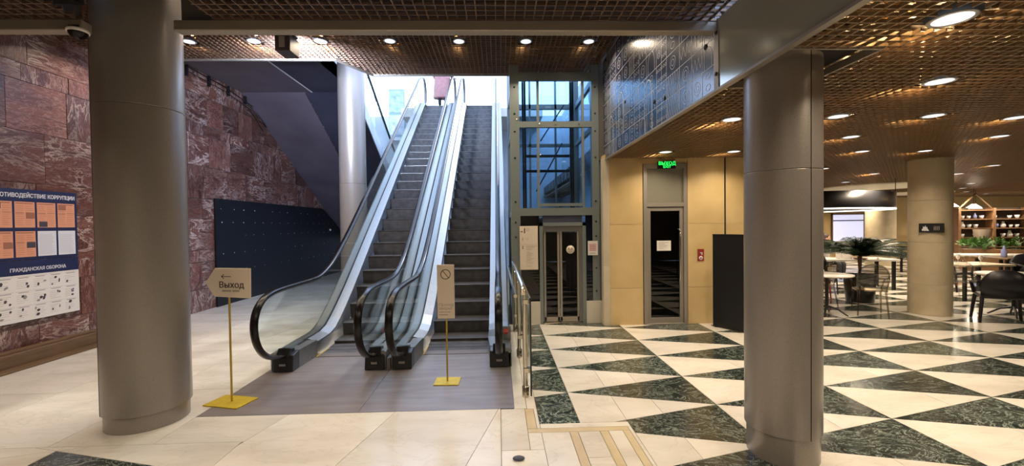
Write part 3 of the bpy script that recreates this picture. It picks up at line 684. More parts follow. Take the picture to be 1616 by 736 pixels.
# outer claddings as parts
def cladding(t, x, w, mat='alu'):
    dp = deck_path(); top = [(y, z-.055) for y, z in dp if y < 15]
    MB().prism(top+[(top[-1][0], 5.2), (7.6, .0), (top[0][0], .0)], x, x+w, 'X').build('outer_cladding', M[mat], t, loc=(0, -4.5, 0))
cladding(LE, -.535-.15, .01, 'wellwall'); cladding(LE, .535+.12, .01, 'alu_dark'); cladding(RE, -.58-.13, .01, 'alu_dark'); cladding(RE, .58+.14, .01, 'alu')
def decal(t, x, y, z, facing, r):
    o = MB().lathe([(.001, .003), (r, .003), (r, 0)], n=22).build('stop_button', M['red_sign'], t, loc=(x, y, z)); o.rotation_euler = facing
    text('STOP', r*.62, M['print_white'], o, (0, 0, .0045), (0, 0, 0 if facing[0] else -PI/2), depth=.0005); return o
o = decal(LE, .535-.02, 5.15-4.5+.35, .36, (0, -PI/2, 0), .036)
o = decal(RE, .58+.09, 5.38-4.5, .34, (PI/2, 0, 0), .035)
MB().box(.58+.03, .58+.15, 5.40-4.5, 5.43-4.5, .0, .40).build('end_cladding', M['alu'], RE)
# landing plate
lp = struct(link('landing_plate', None), 'purplish grey metal floor plate in front of the escalators', 'floor plate')
for a, b, y0, y1 in ((-2.755, -1.312, 3.885, 5.742), (-1.308, .12, 3.885, 5.742)): MB().box(a, b, y0, y1, -.013, .0012).build('metal_plate', M['plate'], lp)
for a, b in ((-2.76, .125),): MB().box(a, b, 3.876, 3.885, -.013, .0025).build('plate_edge', M['alu_dark'], lp)
MB().box(.12, .127, 3.885, 5.742, -.013, .0025).build('plate_edge', M['alu_dark'], lp)
# filler between the two escalators
md = thing('escalator_middle_infill', 'dark infill strip between the two escalators', 'infill', (-1.335, 5.1, 0))
dp = deck_path(); top = [(y-5.1, z-.09) for y, z in dp if y < 15.2]
MB().prism(top+[(top[-1][0], 5.4), (2.5, .0), (top[0][0]+.0, .0)], -.020, .022, 'X').build('infill_plate', M['alu_dark'], md)

# ================================================================== GLASS RAILING beside the right escalator
gr = thing('glass_railing', 'polished steel and glass railing between the right escalator and the lift', 'railing', (.25, 4.15, 0))
for y in (0, 1.25, 2.55):
    MB().tube([(0, y, .0), (0, y, 1.06)], .024, 14).build('railing_post', M['steel'], gr)
    MB().lathe([(.036, 0), (.036, .10), (.026, .11)], (0, y, 0), 16).build('post_foot', M['steel'], gr)
    for z in (.24, .92): MB().box(-.02, .055, y-.03, y+.03, z, z+.05).build('glass_clamp', M['steel'], gr, bevel=.004)
MB().tube([(-.02, -.10, 1.04), (-.02, -.02, 1.10), (-.02, 3.0, 1.10)], .022, 12).build('handrail', M['steel'], gr)
MB().tube([(-.09, .0, 1.00), (-.09, 3.0, 1.00)], .019, 12).build('handrail', M['steel'], gr)
MB().box(.040, .052, -.12, 2.9, .05, 1.0).build('glass_pane', M['glass'], gr)
MB().box(.0385, .0535, -.125, -.12, .05, 1.0).build('glass_edge', M['black'], gr)

# ================================================================== LIFT
el = thing('glass_lift_shaft', 'free-standing glass lift in a grey steel frame right of the escalators', 'lift', (1.0, 7.2, 0))
def eb(name, mat, x0, x1, y0, y1, z0, z1, parent=None, bevel=0):
    if parent: p = parent
    else: p = el
    return MB().box(x0-1.0, x1-1.0, y0, y1, z0, z1).build(name, M[mat], p, bevel)
for x0, x1 in ((.22, .38), (1.62, 1.74)): eb('corner_post', 'frame', x0, x1, 0, .12, 0, 4.43)
for x0, x1 in ((.22, .34), (1.62, 1.74)): eb('corner_post', 'frame', x0, x1, 1.78, 1.90, 0, 6.4)
for z0, z1 in ((4.17, 4.30), (3.37, 3.47), (1.86, 1.99)): eb('cross_beam', 'frame', .38, 1.62, .0, .08, z0, z1)
for z0, z1 in ((4.17, 4.27), (3.37, 3.43), (1.86, 1.95), (.0, .1), (5.2, 5.3), (6.3, 6.4)): eb('cross_beam', 'frame', .34, 1.62, 1.80, 1.88, z0, z1)
for z0, z1 in ((4.17, 4.27), (3.37, 3.45), (1.86, 1.96), (.0, .35)):
    for x in (.24, 1.66): eb('side_beam', 'frame', x, x+.06, .12, 1.78, z0, z1)
for x in (.70, 1.47): eb('mullion', 'frame', x-.02, x+.02, .01, .06, 1.99, 4.17)
for x in (.70, 1.25): eb('mullion', 'frame', x-.02, x+.02, 1.80, 1.86, .1, 6.3)
eb('window_sill_rail', 'frame', .70, 1.47, .005, .055, 2.02, 2.07)
for x0, x1 in ((.38, .68), (.72, 1.45), (1.49, 1.62)):
    for z0, z1 in ((1.99, 3.37), (3.47, 4.17)): eb('glass_pane', 'glass_blue', x0, x1, .03, .04, z0, z1)
for z0, z1 in ((.1, 1.86), (1.95, 3.37), (3.43, 4.17), (4.27, 5.2), (5.3, 6.3)):
    for x0, x1 in ((.34, .68), (.72, 1.23), (1.27, 1.62)): eb('glass_pane', 'glass_blue', x0, x1, 1.83, 1.84, z0, z1)
for x in (.26, 1.69):
    for z0, z1 in ((.35, 1.86), (1.96, 3.37), (3.45, 4.17)): eb('glass_pane', 'glass_blue', x, x+.01, .12, 1.78, z0, z1)
for x in (.48, .52, 1.40, 1.44): eb('guide_rail', 'black', x, x+.035, .9, .96, .2, 6.3)
for (a, b) in (((.8, 2.4), (1.35, 3.4)), ((.9, 3.45), (1.4, 4.2))): MB().tube([(a[0]-1, 1.6, a[1]), (b[0]-1, 1.6, b[1])], .016, 6).build('brace', M['black'], el)
eb('shaft_back_panel', 'soffit_dark', .40, 1.60, 1.74, 1.78, .1, 1.85)
for z in (2.75, 3.05): eb('shaft_bracket', 'black', .5, 1.5, 1.2, 1.24, z, z+.05)
# door portal
for x0, x1 in ((.70, .76), (1.44, 1.50)): eb('portal_post', 'frame', x0, x1, -.02, .06, 0, 1.74)
eb('portal_head', 'frame', .70, 1.50, -.02, .06, 1.68, 1.74); eb('over_door_panel', 'soffit_dark', .76, 1.44, .02, .05, 1.74, 1.86)
eb('door_head', 'alu_dark', .76, 1.44, .0, .05, 1.58, 1.68)
for nm, x0, x1 in (('lift_door', .78, 1.04), ('lift_door', 1.06, 1.38)):
    d = MB().box(x0-1, x1-1, .022, .030, .10, 1.56).build(nm, M['glass_dark'], el)
    for a, b in ((x0-.004, x0+.03), (x1-.03, x1+.004)): MB().box(a-1, b-1, .015, .037, .04, 1.58).build('door_stile', M['door_frame'], d)
    MB().box(x0-1, x1-1, .015, .037, .03, .11).build('door_rail', M['door_frame'], d)
eb('door_jamb', 'alu_dark', 1.385, 1.44, .0, .05, .03, 1.58); eb('door_sill', 'steel', .76, 1.44, -.05, .06, .0, .025)
eb('cabin_wall', 'void', .80, 1.42, 1.2, 1.25, .1, 1.8)
for x in (.89, 1.16, 1.30): eb('cabin_rail', 'steel', x, x+.015, .5, .52, .4, 1.2)
ds = MB().lathe([(.001, .004), (.072, .004), (.072, 0)], n=28).build('door_disc', M['sign'], el, loc=(.235, .020, 1.27)); ds.rotation_euler = (PI/2, 0, 0)
text('Λ.К', .062, M['ink'], ds, (0, .012, .005), (0, 0, 0))
eb('side_panel_glass', 'glass_dark', .38, .70, .02, .03, .38, 1.86); eb('side_panel_glass', 'glass_dark', 1.50, 1.62, .02, .03, .38, 1.86)
eb('plinth_block', 'stone_white', .50, .70, -.03, .08, 0, .38); eb('plinth_block', 'stone_white', 1.50, 1.76, -.03, .08, 0, .38); eb('plinth_block', 'stone_white', .38, .498, -.02, .08, 0, .38)
for x in (.30, 1.68):
    for z in (.55, .95, 1.5, 1.75, 2.1, 2.85, 3.3, 3.6, 4.05): MB().lathe([(.001, .012), (.015, .010), (.018, 0)], n=12).build('bolt', M['black'], el, loc=(x-1, -.001, z)).rotation_euler = (PI/2, 0, 0)
for x, z in ((.34, 3.5), (.74, 2.9), (.72, 3.42), (1.0, 3.42), (1.4, 3.42), (1.02, 2.02)): MB().ball((x-1, -.01, z), .016, 10, 6).build('bolt', M['steel'], el)
# notices on the lift
fb = thing('floor_directory', 'tall cream floor directory board with minus one on top, left of the lift door', 'sign', (.515, 7.165, .94))
MB().box(-.155, .155, -.01, .0, 0, .745).build('board', M['sign'], fb, bevel=.002)
text('-1', .12, M['ink'], fb, (-.09, -.0115, .66), FRONT, bold=.002); text('1', .07, M['ink'], fb, (-.105, -.0115, .52), FRONT); text('2', .07, M['ink'], fb, (-.105, -.0115, .38), FRONT)
lnb = MB()
for z, w in ((.70, .06), (.68, .05), (.66, .05), (.53, .05), (.51, .04), (.40, .19), (.385, .15), (.36, .12), (.34, .08), (.30, .06), (.28, .12), (.26, .10), (.24, .10), (.215, .08), (.19, .14), (.17, .10), (.15, .06), (.12, .12)): lnb.box(-.045, -.045+w, -.0112, -.010, z-.002, z+.003)
lnb.box(-.14, .14, -.0112, -.010, .425, .428); lnb.build('print_lines', M['ink_soft'], fb)
text('I I I I I', .035, M['ink_soft'], fb, (.0, -.0115, .06), FRONT)
nt = thing('pink_notice', 'small pink and white paper notice on the lift post right of its door', 'notice', (1.615, 7.18, 1.17))
MB().box(-.085, .085, -.006, .0, 0, .245).build('sheet', M['paper'], nt); MB().box(-.065, .065, -.0075, -.006, .07, .20).build('print', plain('pink_print', (.70, .50, .50), .6), nt)
lb = MB()
for k in range(4): lb.box(-.05, .05-.01*(k % 2), -.0085, -.0075, .085+.028*k, .091+.028*k)
lb.build('print_lines', M['maroon'], nt); MB().box(-.05, .05, -.0075, -.006, .03, .04).build('print_lines', M['ink_soft'], nt)

# ================================================================== EXIT DOOR
dr = struct(link('door_1', None, None, (2.8, 7.0, 0)), 'grey framed glazed exit door with panel above under the green sign', 'door')
def db(name, mat, x0, x1, y0, y1, z0, z1, p=None): return MB().box(x0-2.8, x1-2.8, y0, y1, z0, z1).build(name, M[mat], p or dr, .002)
for a, b in ((2.43, 2.49), (3.11, 3.17)): db('frame_post', 'door_frame', a, b, -.03, .06, 0, 2.70)
db('frame_head', 'door_frame', 2.49, 3.11, -.03, .06, 2.62, 2.70); db('transom_bar', 'door_frame', 2.49, 3.11, -.03, .06, 1.98, 2.05)
db('transom_panel', 'frosted', 2.49, 3.11, .0, .02, 2.05, 2.62); db('threshold', 'door_frame', 2.49, 3.11, -.04, .06, 0, .02)
lf = db('door_leaf', 'glass_dark', 2.55, 3.05, .005, .012, .10, 1.92)
for a, b in ((2.495, 2.552), (3.048, 3.105)): db('leaf_stile', 'door_frame', a, b, -.01, .03, .02, 1.975, lf)
db('leaf_rail', 'door_frame', 2.55, 3.05, -.01, .03, .02, .11, lf); db('leaf_rail', 'door_frame', 2.55, 3.05, -.01, .03, 1.91, 1.975, lf)
MB().tube([(.235, -.03, .75), (.235, -.06, .80), (.235, -.06, 1.55), (.235, -.03, 1.60)], .010, 8).build('pull_handle', M['steel'], lf)
MB().tube([(-.21, .20, .4), (.2, .2, .4)], .01, 6).build('inner_bar', M['steel'], lf)
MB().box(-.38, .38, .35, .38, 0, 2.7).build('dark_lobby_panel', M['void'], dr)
pn = thing('door_notice', 'white paper notice taped to the glass of the exit door', 'notice', (2.78, 7.002, 1.24)); MB().box(-.12, .12, -.004, 0, 0, .17).build('sheet', M['paper'], pn)
lb = MB()
for k, w in enumerate((.17, .10, .15, .13, .08)): lb.box(-.09, -.09+w, -.0055, -.004, .135-.024*k, .141-.024*k)
lb.build('print_lines', M['ink_soft'], pn)
es = thing('exit_sign', 'green lit exit sign above the glazed door', 'sign', (2.815, 6.96, 2.61)); MB().box(-.15, .15, -.03, .01, 0, .125).build('housing', M['black'], es, bevel=.004)
text('ВЫХОД', .078, M['green_led'], es, (0, -.0315, .085), FRONT, bold=.0015); text('EXIT', .055, M['green_led'], es, (0, -.0315, .030), FRONT, bold=.001, sx=1.2)
fp = thing('fire_hose_sign', 'small red and white fire equipment sign on the limestone right of the door', 'sign', (3.40, 6.982, 1.06)); MB().box(-.055, .055, -.004, 0, 0, .20).build('plate', M['maroon'], fp)
MB().lathe([(.014, .001), (.034, .001), (.034, 0), (.014, 0)], n=20, cap=False).build('hose_symbol', M['print_white'], fp, loc=(0, -.0045, .05)).rotation_euler = (PI/2, 0, 0)
MB().box(-.012, .03, -.0055, -.004, .13, .145).box(.01, .025, -.0055, -.004, .10, .145).build('arrow_symbol', M['print_white'], fp)
bs = thing('black_screen', 'tall matt black screen standing beside the exit, half behind the right column', 'screen', (3.50, 6.35, 0)); MB().prism([(0, 0), (.06, -.0), (.34, -.55), (.28, -.57)], .01, 1.50).build('screen_panel', M['board'], bs)
MB().prism([(-.005, .0), (.07, 0), (.35, -.555), (.275, -.575)], 1.50, 1.515).build('top_rail', M['black'], bs)
MB().box(0, .1, -.06, .06, 0, .012).build('foot', M['black'], bs)
bs.location = (3.50, 6.78, 0)

# ================================================================== SIGN STANDS
s1 = thing('arrow_sign_stand', 'arrow-shaped cream exit sign pointing left on a thin gold stand near the left column', 'sign', (-2.635, 4.19, 0), math.radians(-14))
MB().box(-.20, .19, -.135, .125, .001, .012).build('base_plate', M['gold_base'], s1, bevel=.002)
MB().tube([(0, 0, .012), (0, 0, 1.08)], .0095, 10).build('pole', M['gold'], s1)
s1h = MB().prism([(-.235, .145), (-.145, .012), (.225, .0), (.225, .29), (-.135, .290)], -.012, .004, 'Y').build('sign_head', M['sign'], s1, bevel=.002, loc=(.01, -.012, 1.03)); s1h.rotation_euler = (0, math.radians(1), math.radians(8))
text('Выход', .083, M['ink'], s1h, (.035, -.0135, .125), FRONT, bold=.0008); MB().box(-.06, .03, -.0132, -.012, .062, .078).box(.045, .115, -.0132, -.012, .062, .078).build('faint_lettering', M['ink_soft'], s1h)
MB().box(-.07, .03, -.0135, -.012, .206, .212).prism([(-.07, .209), (-.045, .232), (-.040, .228), (-.060, .209), (-.040, .190), (-.045, .186)], -.0135, -.012, 'Y').build('arrow', M['ink'], s1h)
s2 = thing('no_entry_sign_stand', 'tall cream no entry sign on a thin gold stand in front of the right escalator', 'sign', (-.577, 4.59, 0), math.radians(-2))
MB().box(-.135, .135, -.115, .115, .001, .012).build('base_plate', M['gold_base'], s2, bevel=.002)
MB().tube([(0, 0, .012), (0, 0, .75)], .0095, 10).build('pole', M['gold'], s2)
hd = MB().box(-.093, .093, -.014, .004, 0, .585).build('sign_head', M['sign'], s2, bevel=.003, loc=(0, -.012, .70))
mb = MB(); n = 32
for i in range(n):
    a, b = 2*PI*i/n, 2*PI*(i+1)/n; r0, r1 = .047, .055
    mb.prism([(r0*math.cos(a), .48+r0*math.sin(a)), (r1*math.cos(a), .48+r1*math.sin(a)), (r1*math.cos(b), .48+r1*math.sin(b)), (r0*math.cos(b), .48+r0*math.sin(b))], -.0155, -.014, 'Y')
mb.prism([(-.037, .521), (-.032, .526), (.039, .440), (.034, .435)], -.0155, -.014, 'Y'); mb.build('no_entry_symbol', M['ink'], hd)
text('Проход', .044, M['ink_soft'], hd, (-.078, -.0150, .150), FRONT, align='LEFT', bold=.0005); text('закрыт', .044, M['ink_soft'], hd, (-.078, -.0150, .110), FRONT, align='LEFT', bold=.0005)
MB().box(-.076, .05, -.0146, -.014, .067, .075).box(-.076, .02, -.0146, -.014, .036, .047).build('faint_lettering', M['ink_soft'], hd)

# ================================================================== LEFT WALL OBJECTS
LW = (PI/2, 0, PI/2)     # text on the left wall, facing +X, reading towards +Y
def wall_box(mb, y0, y1, z0, z1, x0, x1): return mb.box(x0, x1, y0, y1, z0, z1)
px_ = WX+.022
pa = thing('anti_corruption_poster', 'upper navy notice board with orange and white sheets under a white Cyrillic title', 'poster', (px_, 4.75, 1.335))
MB().box(0, .008, 0, 1.61, 0, .915).build('board', M['navy'], pa)
text('ПРОТИВОДЕЙСТВИЕ КОРРУПЦИИ', .072, M['print_white'], pa, (.0095, 1.585, .832), LW, align='RIGHT', bold=.0015, sx=.82)
def sheet(y, z, w, h, kind, seed):
    m = 'orange' if kind == 'o' else 'print_white'
    s_ = MB().box(.008, .0105, y, y+w, z, z+h).build('sheet', M[m], pa); rr = random.Random(seed); a, b, c = MB(), MB(), MB()
    if kind == 'o':
        a.box(.0105, .0112, y+.01, y+w*.45, z+h*.55, z+h*.57).box(.0105, .0112, y+w*.55, y+w*.95, z+h*.57, z+h*.59).box(.0105, .0112, y+.01, y+w*.9, z+h*.92, z+h*.96)
        for k in range(10):
            zz = z+h*(.1+.08*k); b.box(.0105, .0110, y+.015, y+.015+w*rr.uniform(.3, .42), zz, zz+.006); b.box(.0105, .0110, y+w*.53, y+w*.53+w*rr.uniform(.25, .4), zz, zz+.006)
        q = rr.choice([(0, .72), (.5, .05), (.5, .35), (.05, .02)]); c.box(.0112, .0118, y+w*q[0]+.01, y+w*min(1, q[0]+.48), z+h*q[1], z+h*(q[1]+.22)); c.build('picture', M[rr.choice(['print_dark', 'print_brown', 'print_grey'])], s_)
        a.build('headline', M['print_brown'], s_); b.build('print_lines', plain('orange_text', (.50, .22, .13), .5), s_)
    else:
        for k in range(18): zz = z+h*(.08+.045*k); b.box(.0105, .0110, y+.02, y+w-rr.uniform(.02, .06), zz, zz+.004)
        b.build('print_lines', plain('faint_text', (.50, .50, .56), .5), s_)
for i in range(6):
    sheet(.03+.262*i, .418, .235, .335, 'o', i+1)
for i in range(6): sheet(.03+.262*i, .035, .235, .335, 'o' if i < 4 else 'w', i+11)
pb = thing('civil_defence_poster', 'lower white civil defence wall chart with a navy title band', 'poster', (px_, 4.72, .54))
MB().box(0, .008, 0, 1.64, 0, .785).build('board', M['paper'], pb); MB().box(.008, .010, 0, 1.64, .60, .785).build('title_band', M['navy'], pb)
text('ГРАЖДАНСКАЯ ОБОРОНА', .062, M['print_white'], pb, (.0112, 1.46, .665), LW, align='RIGHT', bold=.0012, sx=.85)
rr = random.Random(5); a, b, c = MB(), MB(), MB()
for r in range(3):
    for q in range(8):
        y0_ = .03+.2*q; z0_ = .03+.19*r
        c.box(.008, .0086, y0_, y0_+.18, z0_+.165, z0_+.168); b.box(.008, .0088, y0_+.03, y0_+.15, z0_+.148, z0_+.156)
        for k in range(rr.randint(2, 4)):
            yy, zz = y0_+rr.uniform(.01, .13), z0_+rr.uniform(.01, .11); w, h = rr.uniform(.02, .05), rr.uniform(.015, .05)
            (a if rr.random() < .6 else b).prism([(yy, zz), (yy+w*.6, zz-.005), (yy+w, zz+h*.5), (yy+w*.7, zz+h), (yy+w*.2, zz+h*.9)], .008, .009, 'X')
        for k in range(5): c.box(.008, .0085, y0_+.01, y0_+.01+rr.uniform(.05, .14), z0_+.02+.024*k, z0_+.023+.024*k)
a.build('small_pictures', M['print_dark'], pb)['kind'] = 'stuff'; b.build('small_pictures', M['print_grey'], pb)['kind'] = 'stuff'; c.build('print_lines', M['ink_soft'], pb)
bd = thing('black_display_board', 'long black board with rows of tiny white dots along the marble wall', 'board', (WX+.02, 9.35, 0))
MB().prism([(0, 0), (7.5, 0), (7.5, 1.55), (5.6, 2.37), (0, 2.37)], 0, .03, 'X').build('board_sheet', M['board'], bd)
dm = MB(); rr = random.Random(8)
for z in (.75, 1.15, 1.55, 1.85, 2.15):
    for k in range(16):
        if rr.random() < .8: y = .2+k*.42+rr.uniform(-.04, .04); s_ = rr.choice([.006, .008, .011]); dm.box(.03, .033, y-s_, y+s_, z-s_, z+s_)
o = dm.build('white_dots', M['dot'], bd); o['kind'] = 'stuff'
MB().ball((.04, 6.2, 1.62), .035, 12, 8).build('wall_light', M['dot'], bd)
pk = thing('wooden_skirting_block', 'brown wooden plank skirting standing on the floor against the marble wall under the posters', 'bench', (WX+.03, 5.05, 0))
MB().box(0, .16, 0, 1.55, .0, .19).build('plank', M['wood'], pk, bevel=.01); MB().box(.0, .30, -.1, 1.72, .001, .028).build('plank', M['wood'], pk, bevel=.004); MB().box(.01, .12, .04, 1.45, .19, .215).build('plank', M['wood'], pk, bevel=.004)

# ---- security camera and projector
sc = thing('dome_camera', 'black dome security camera with a pale rim hanging under the near ceiling trim, top left', 'camera', (-3.245, 3.41, 3.268))
MB().lathe([(.078, .0), (.088, -.01), (.088, -.03), (.08, -.03)], n=28).build('rim', M['paper'], sc); MB().lathe([(.080, -.02), (.074, -.045), (.055, -.07), (.02, -.085), (.001, -.087)], n=28, cap=False).build('dome', M['rubber'], sc); MB().box(-.05, .05, -.05, .05, -.02, .02).build('mount', M['black'], sc); sc.scale = (.78, .78, .9)
pj = thing('hanging_projector', 'dark projector hung on a short pole from the high ceiling by the opening', 'projector', (-2.86, 5.92, 4.08))
MB().box(-.03, .03, -.03, .03, .2, .47).build('pole', M['black'], pj); MB().box(-.10, .10, -.14, .14, .0, .24).build('housing', M['print_dark'], pj, bevel=.01)
MB().box(-.035, .035, -.155, -.14, .05, .19).build('lens_panel', M['print_grey'], pj); MB().box(-.12, .12, -.05, .05, .23, .26).build('bracket', M['black'], pj)

FL = bpy.data.lights.new('flood_lamp', 'AREA'); FL.shape = 'RECTANGLE'; FL.size = .18; FL.size_y = .2; FL.energy = 170; FL.color = (.66, .76, 1.0); FL.spread = math.radians(150)
fo = link('flood_lamp', FL, None, (-2.86, 6.09, 4.18)); fo.rotation_euler = (math.radians(90), 0, math.radians(12))
MB().box(-.09, .09, .14, .146, .02, .22).build('flood_glass', M['lamp'], pj)
# ---- advert pillar beyond the escalator
ap = thing('glass_information_pillar', 'blue-grey glass information pillar against the retaining wall left of the escalator top', 'pillar', (-3.85, 16.55, 5.15))
MB().box(-.30, .30, -.12, .12, 0, 1.85).build('body', plain('blue_grey_glass', (.22, .33, .42), .2), ap, bevel=.01)
MB().box(-.28, .28, -.13, -.121, .95, 1.78).build('upper_sheet', noisy('mottled_poster', (.20, .30, .42), (.45, .58, .68), 5, .4), ap)
MB().box(-.28, .28, -.13, -.121, .1, .85).build('lower_sheet', noisy('mottled_poster_pale', (.30, .38, .48), (.60, .66, .72), 6, .4), ap); MB().box(-.35, .35, -.15, .4, -.12, 0).build('shelf', M['wellwall'], ap)

# ================================================================== PEOPLE
def skin_fig(name, mat, verts, edges, radii, parent, root=0, sub=2):
    me = bpy.data.meshes.new(name); me.from_pydata(verts, edges, []); me.materials.append(mat); o = link(name, me, parent)
    o.modifiers.new('skin', 'SKIN'); me.skin_vertices or None
    for i, r in enumerate(radii):
        sv = me.skin_vertices[0].data[i]; sv.radius = (r, r) if not isinstance(r, tuple) else r; sv.use_root = (i == root)
    m = o.modifiers.new('sub', 'SUBSURF'); m.levels = sub; m.render_levels = sub; o.modifiers['skin'].use_smooth_shade = True
    return o
def head(parent, c, yaw, hair_m, s=1.0):
    h = MB().ball((0, 0, 0), .105*s, 20, 14, (.78, .92, 1.12)); h.ball((0, -.095*s, -.015*s), .017*s, 8, 6, (.8, 1.2, 1.5)); h.ball((0, -.03*s, -.10*s), .05*s, 10, 8)
    for sx in (-1, 1): h.ball((sx*.083*s, .0, -.01*s), .025*s, 8, 6, (.4, .8, 1.2))
    o = h.build('head', M['skin'], parent, loc=c); o.rotation_euler = (0, 0, yaw)
    e = MB()
    for sx in (-1, 1): e.ball((sx*.032*s, -.089*s, .012*s), .010*s, 8, 6)
    e.build('eyes', M['void'], o); MB().box(-.022*s, .022*s, -.094*s, -.085*s, -.062*s, -.054*s).build('mouth', M['maroon'], o)
    hm = MB().ball((0, .022*s, .035*s), .115*s, 20, 12, (.82, .88, .98)); hm.build('hair', hair_m, o); return o
def hand(parent, c, d, s=1.0, side=1):
    """palm + five fingers, pointing along direction d"""
    d = Vector(d).normalized(); x = d.orthogonal().normalized(); y = d.cross(x)
    vs = [Vector(c), Vector(c)+d*.045*s, Vector(c)+d*.085*s]; ed = [(0, 1), (1, 2)]; ra = [.024*s, (.036*s, .017*s), (.034*s, .014*s)]
    for k in range(4):
        off = x*(k-1.5)*.020*s; L = (.062, .072, .068, .052)[k]*s; b = len(vs)
        vs += [Vector(c)+d*.088*s+off, Vector(c)+d*(.088*s+L*.55)+off+y*.008*side, Vector(c)+d*(.088*s+L)+off+y*.024*side]; ed += [(2, b), (b, b+1), (b+1, b+2)]; ra += [.009*s, .0085*s, .007*s]
    b = len(vs); vs += [Vector(c)+d*.035*s+x*.040*s, Vector(c)+d*.070*s+x*.055*s]; ed += [(1, b), (b, b+1)]; ra += [.011*s, .009*s]
    return skin_fig('hand', M['skin'], [tuple(v) for v in vs], ed, ra, parent, 0, 1)
p1 = thing('person', 'person in a long pink coat standing at the top of the left escalator', 'person', (-1.84, 14.55, 5.812), PI)
skin_fig('legs', M['trousers'], [(0, 0, .86), (-.09, 0, .82), (-.10, .01, .46), (-.10, .02, .10), (-.11, -.10, .045), (.09, 0, .82), (.10, .01, .46), (.10, .02, .10), (.11, -.10, .045)], [(0, 1), (1, 2), (2, 3), (3, 4), (0, 5), (5, 6), (6, 7), (7, 8)],
         [.12, .10, .075, .055, .045, .10, .075, .055, .045], p1)
ct = MB().lathe([(.001, .255), (.27, .25), (.275, .30), (.25, .70), (.225, .95), (.225, 1.15), (.215, 1.30), (.16, 1.40), (.07, 1.45), (.001, 1.455)], n=28, cap=False)
cto = ct.build('coat', M['coat'], p1); cto.scale = (1.16, .70, 1)
for z in (.45, .60, .75, .90, 1.05): MB().lathe([(.262-.05*(z-.3), z), (.266-.05*(z-.3), z+.006), (.262-.05*(z-.3), z+.012)], n=28, cap=False).build('quilt_seam', M['coat'], cto)
for sx in (-1, 1):
    e_ = [(sx*.19, 0, 1.33), (sx*.29, .02, 1.10), (sx*(.33 if sx < 0 else .26), -.10, .98 if sx < 0 else .96), (sx*(.38 if sx < 0 else .12), -.22, 1.02)]
    skin_fig('sleeve', M['coat'], e_, [(0, 1), (1, 2), (2, 3)], [.075, .066, .06, .05], p1); hand(p1, e_[3], (sx*.3 if sx < 0 else -.5, -.8, .15), 1, sx)
skin_fig('neck', M['skin'], [(0, 0, 1.40), (0, -.01, 1.54)], [(0, 1)], [.055, .05], p1); head(p1, (0, -.01, 1.62), 0, M['hair'])
p2 = thing('person', 'person in pale shirt and dark jacket seated in the cafe beyond the right column', 'person', (9.7, 12.2, 0), math.radians(25))
skin_fig('legs', M['trousers'], [(0, 0, .50), (-.10, -.02, .50), (-.12, -.42, .50), (-.12, -.40, .10), (-.12, -.50, .05), (.10, -.02, .50), (.12, -.42, .50), (.12, -.40, .10), (.12, -.50, .05)], [(0, 1), (1, 2), (2, 3), (3, 4), (0, 5), (5, 6), (6, 7), (7, 8)], [.12, .10, .075, .055, .04, .10, .075, .055, .04], p2)
skin_fig('torso', M['shirt'], [(0, 0, .50), (0, .02, .75), (0, .0, .98), (0, 0, 1.06), (-.18, 0, 1.02), (-.24, -.08, .80), (-.14, -.30, .78), (.18, 0, 1.02), (.25, -.10, .80), (.15, -.32, .80)], [(0, 1), (1, 2), (2, 3), (2, 4), (4, 5), (5, 6), (2, 7), (7, 8), (8, 9)], [(.17, .12), (.16, .11), (.17, .11), .06, .07, .05, .04, .07, .05, .04], p2)
skin_fig('jacket_sleeve', M['jacket'], [(-.18, 0, 1.02), (-.25, -.09, .80), (-.13, -.32, .90)], [(0, 1), (1, 2)], [.078, .062, .05], p2)
hand(p2, (-.13, -.34, .90), (.4, -.7, .2)); hand(p2, (.15, -.34, .80), (-.4, -.7, 0)); head(p2, (0, -.02, 1.20), .5, M['hair'])

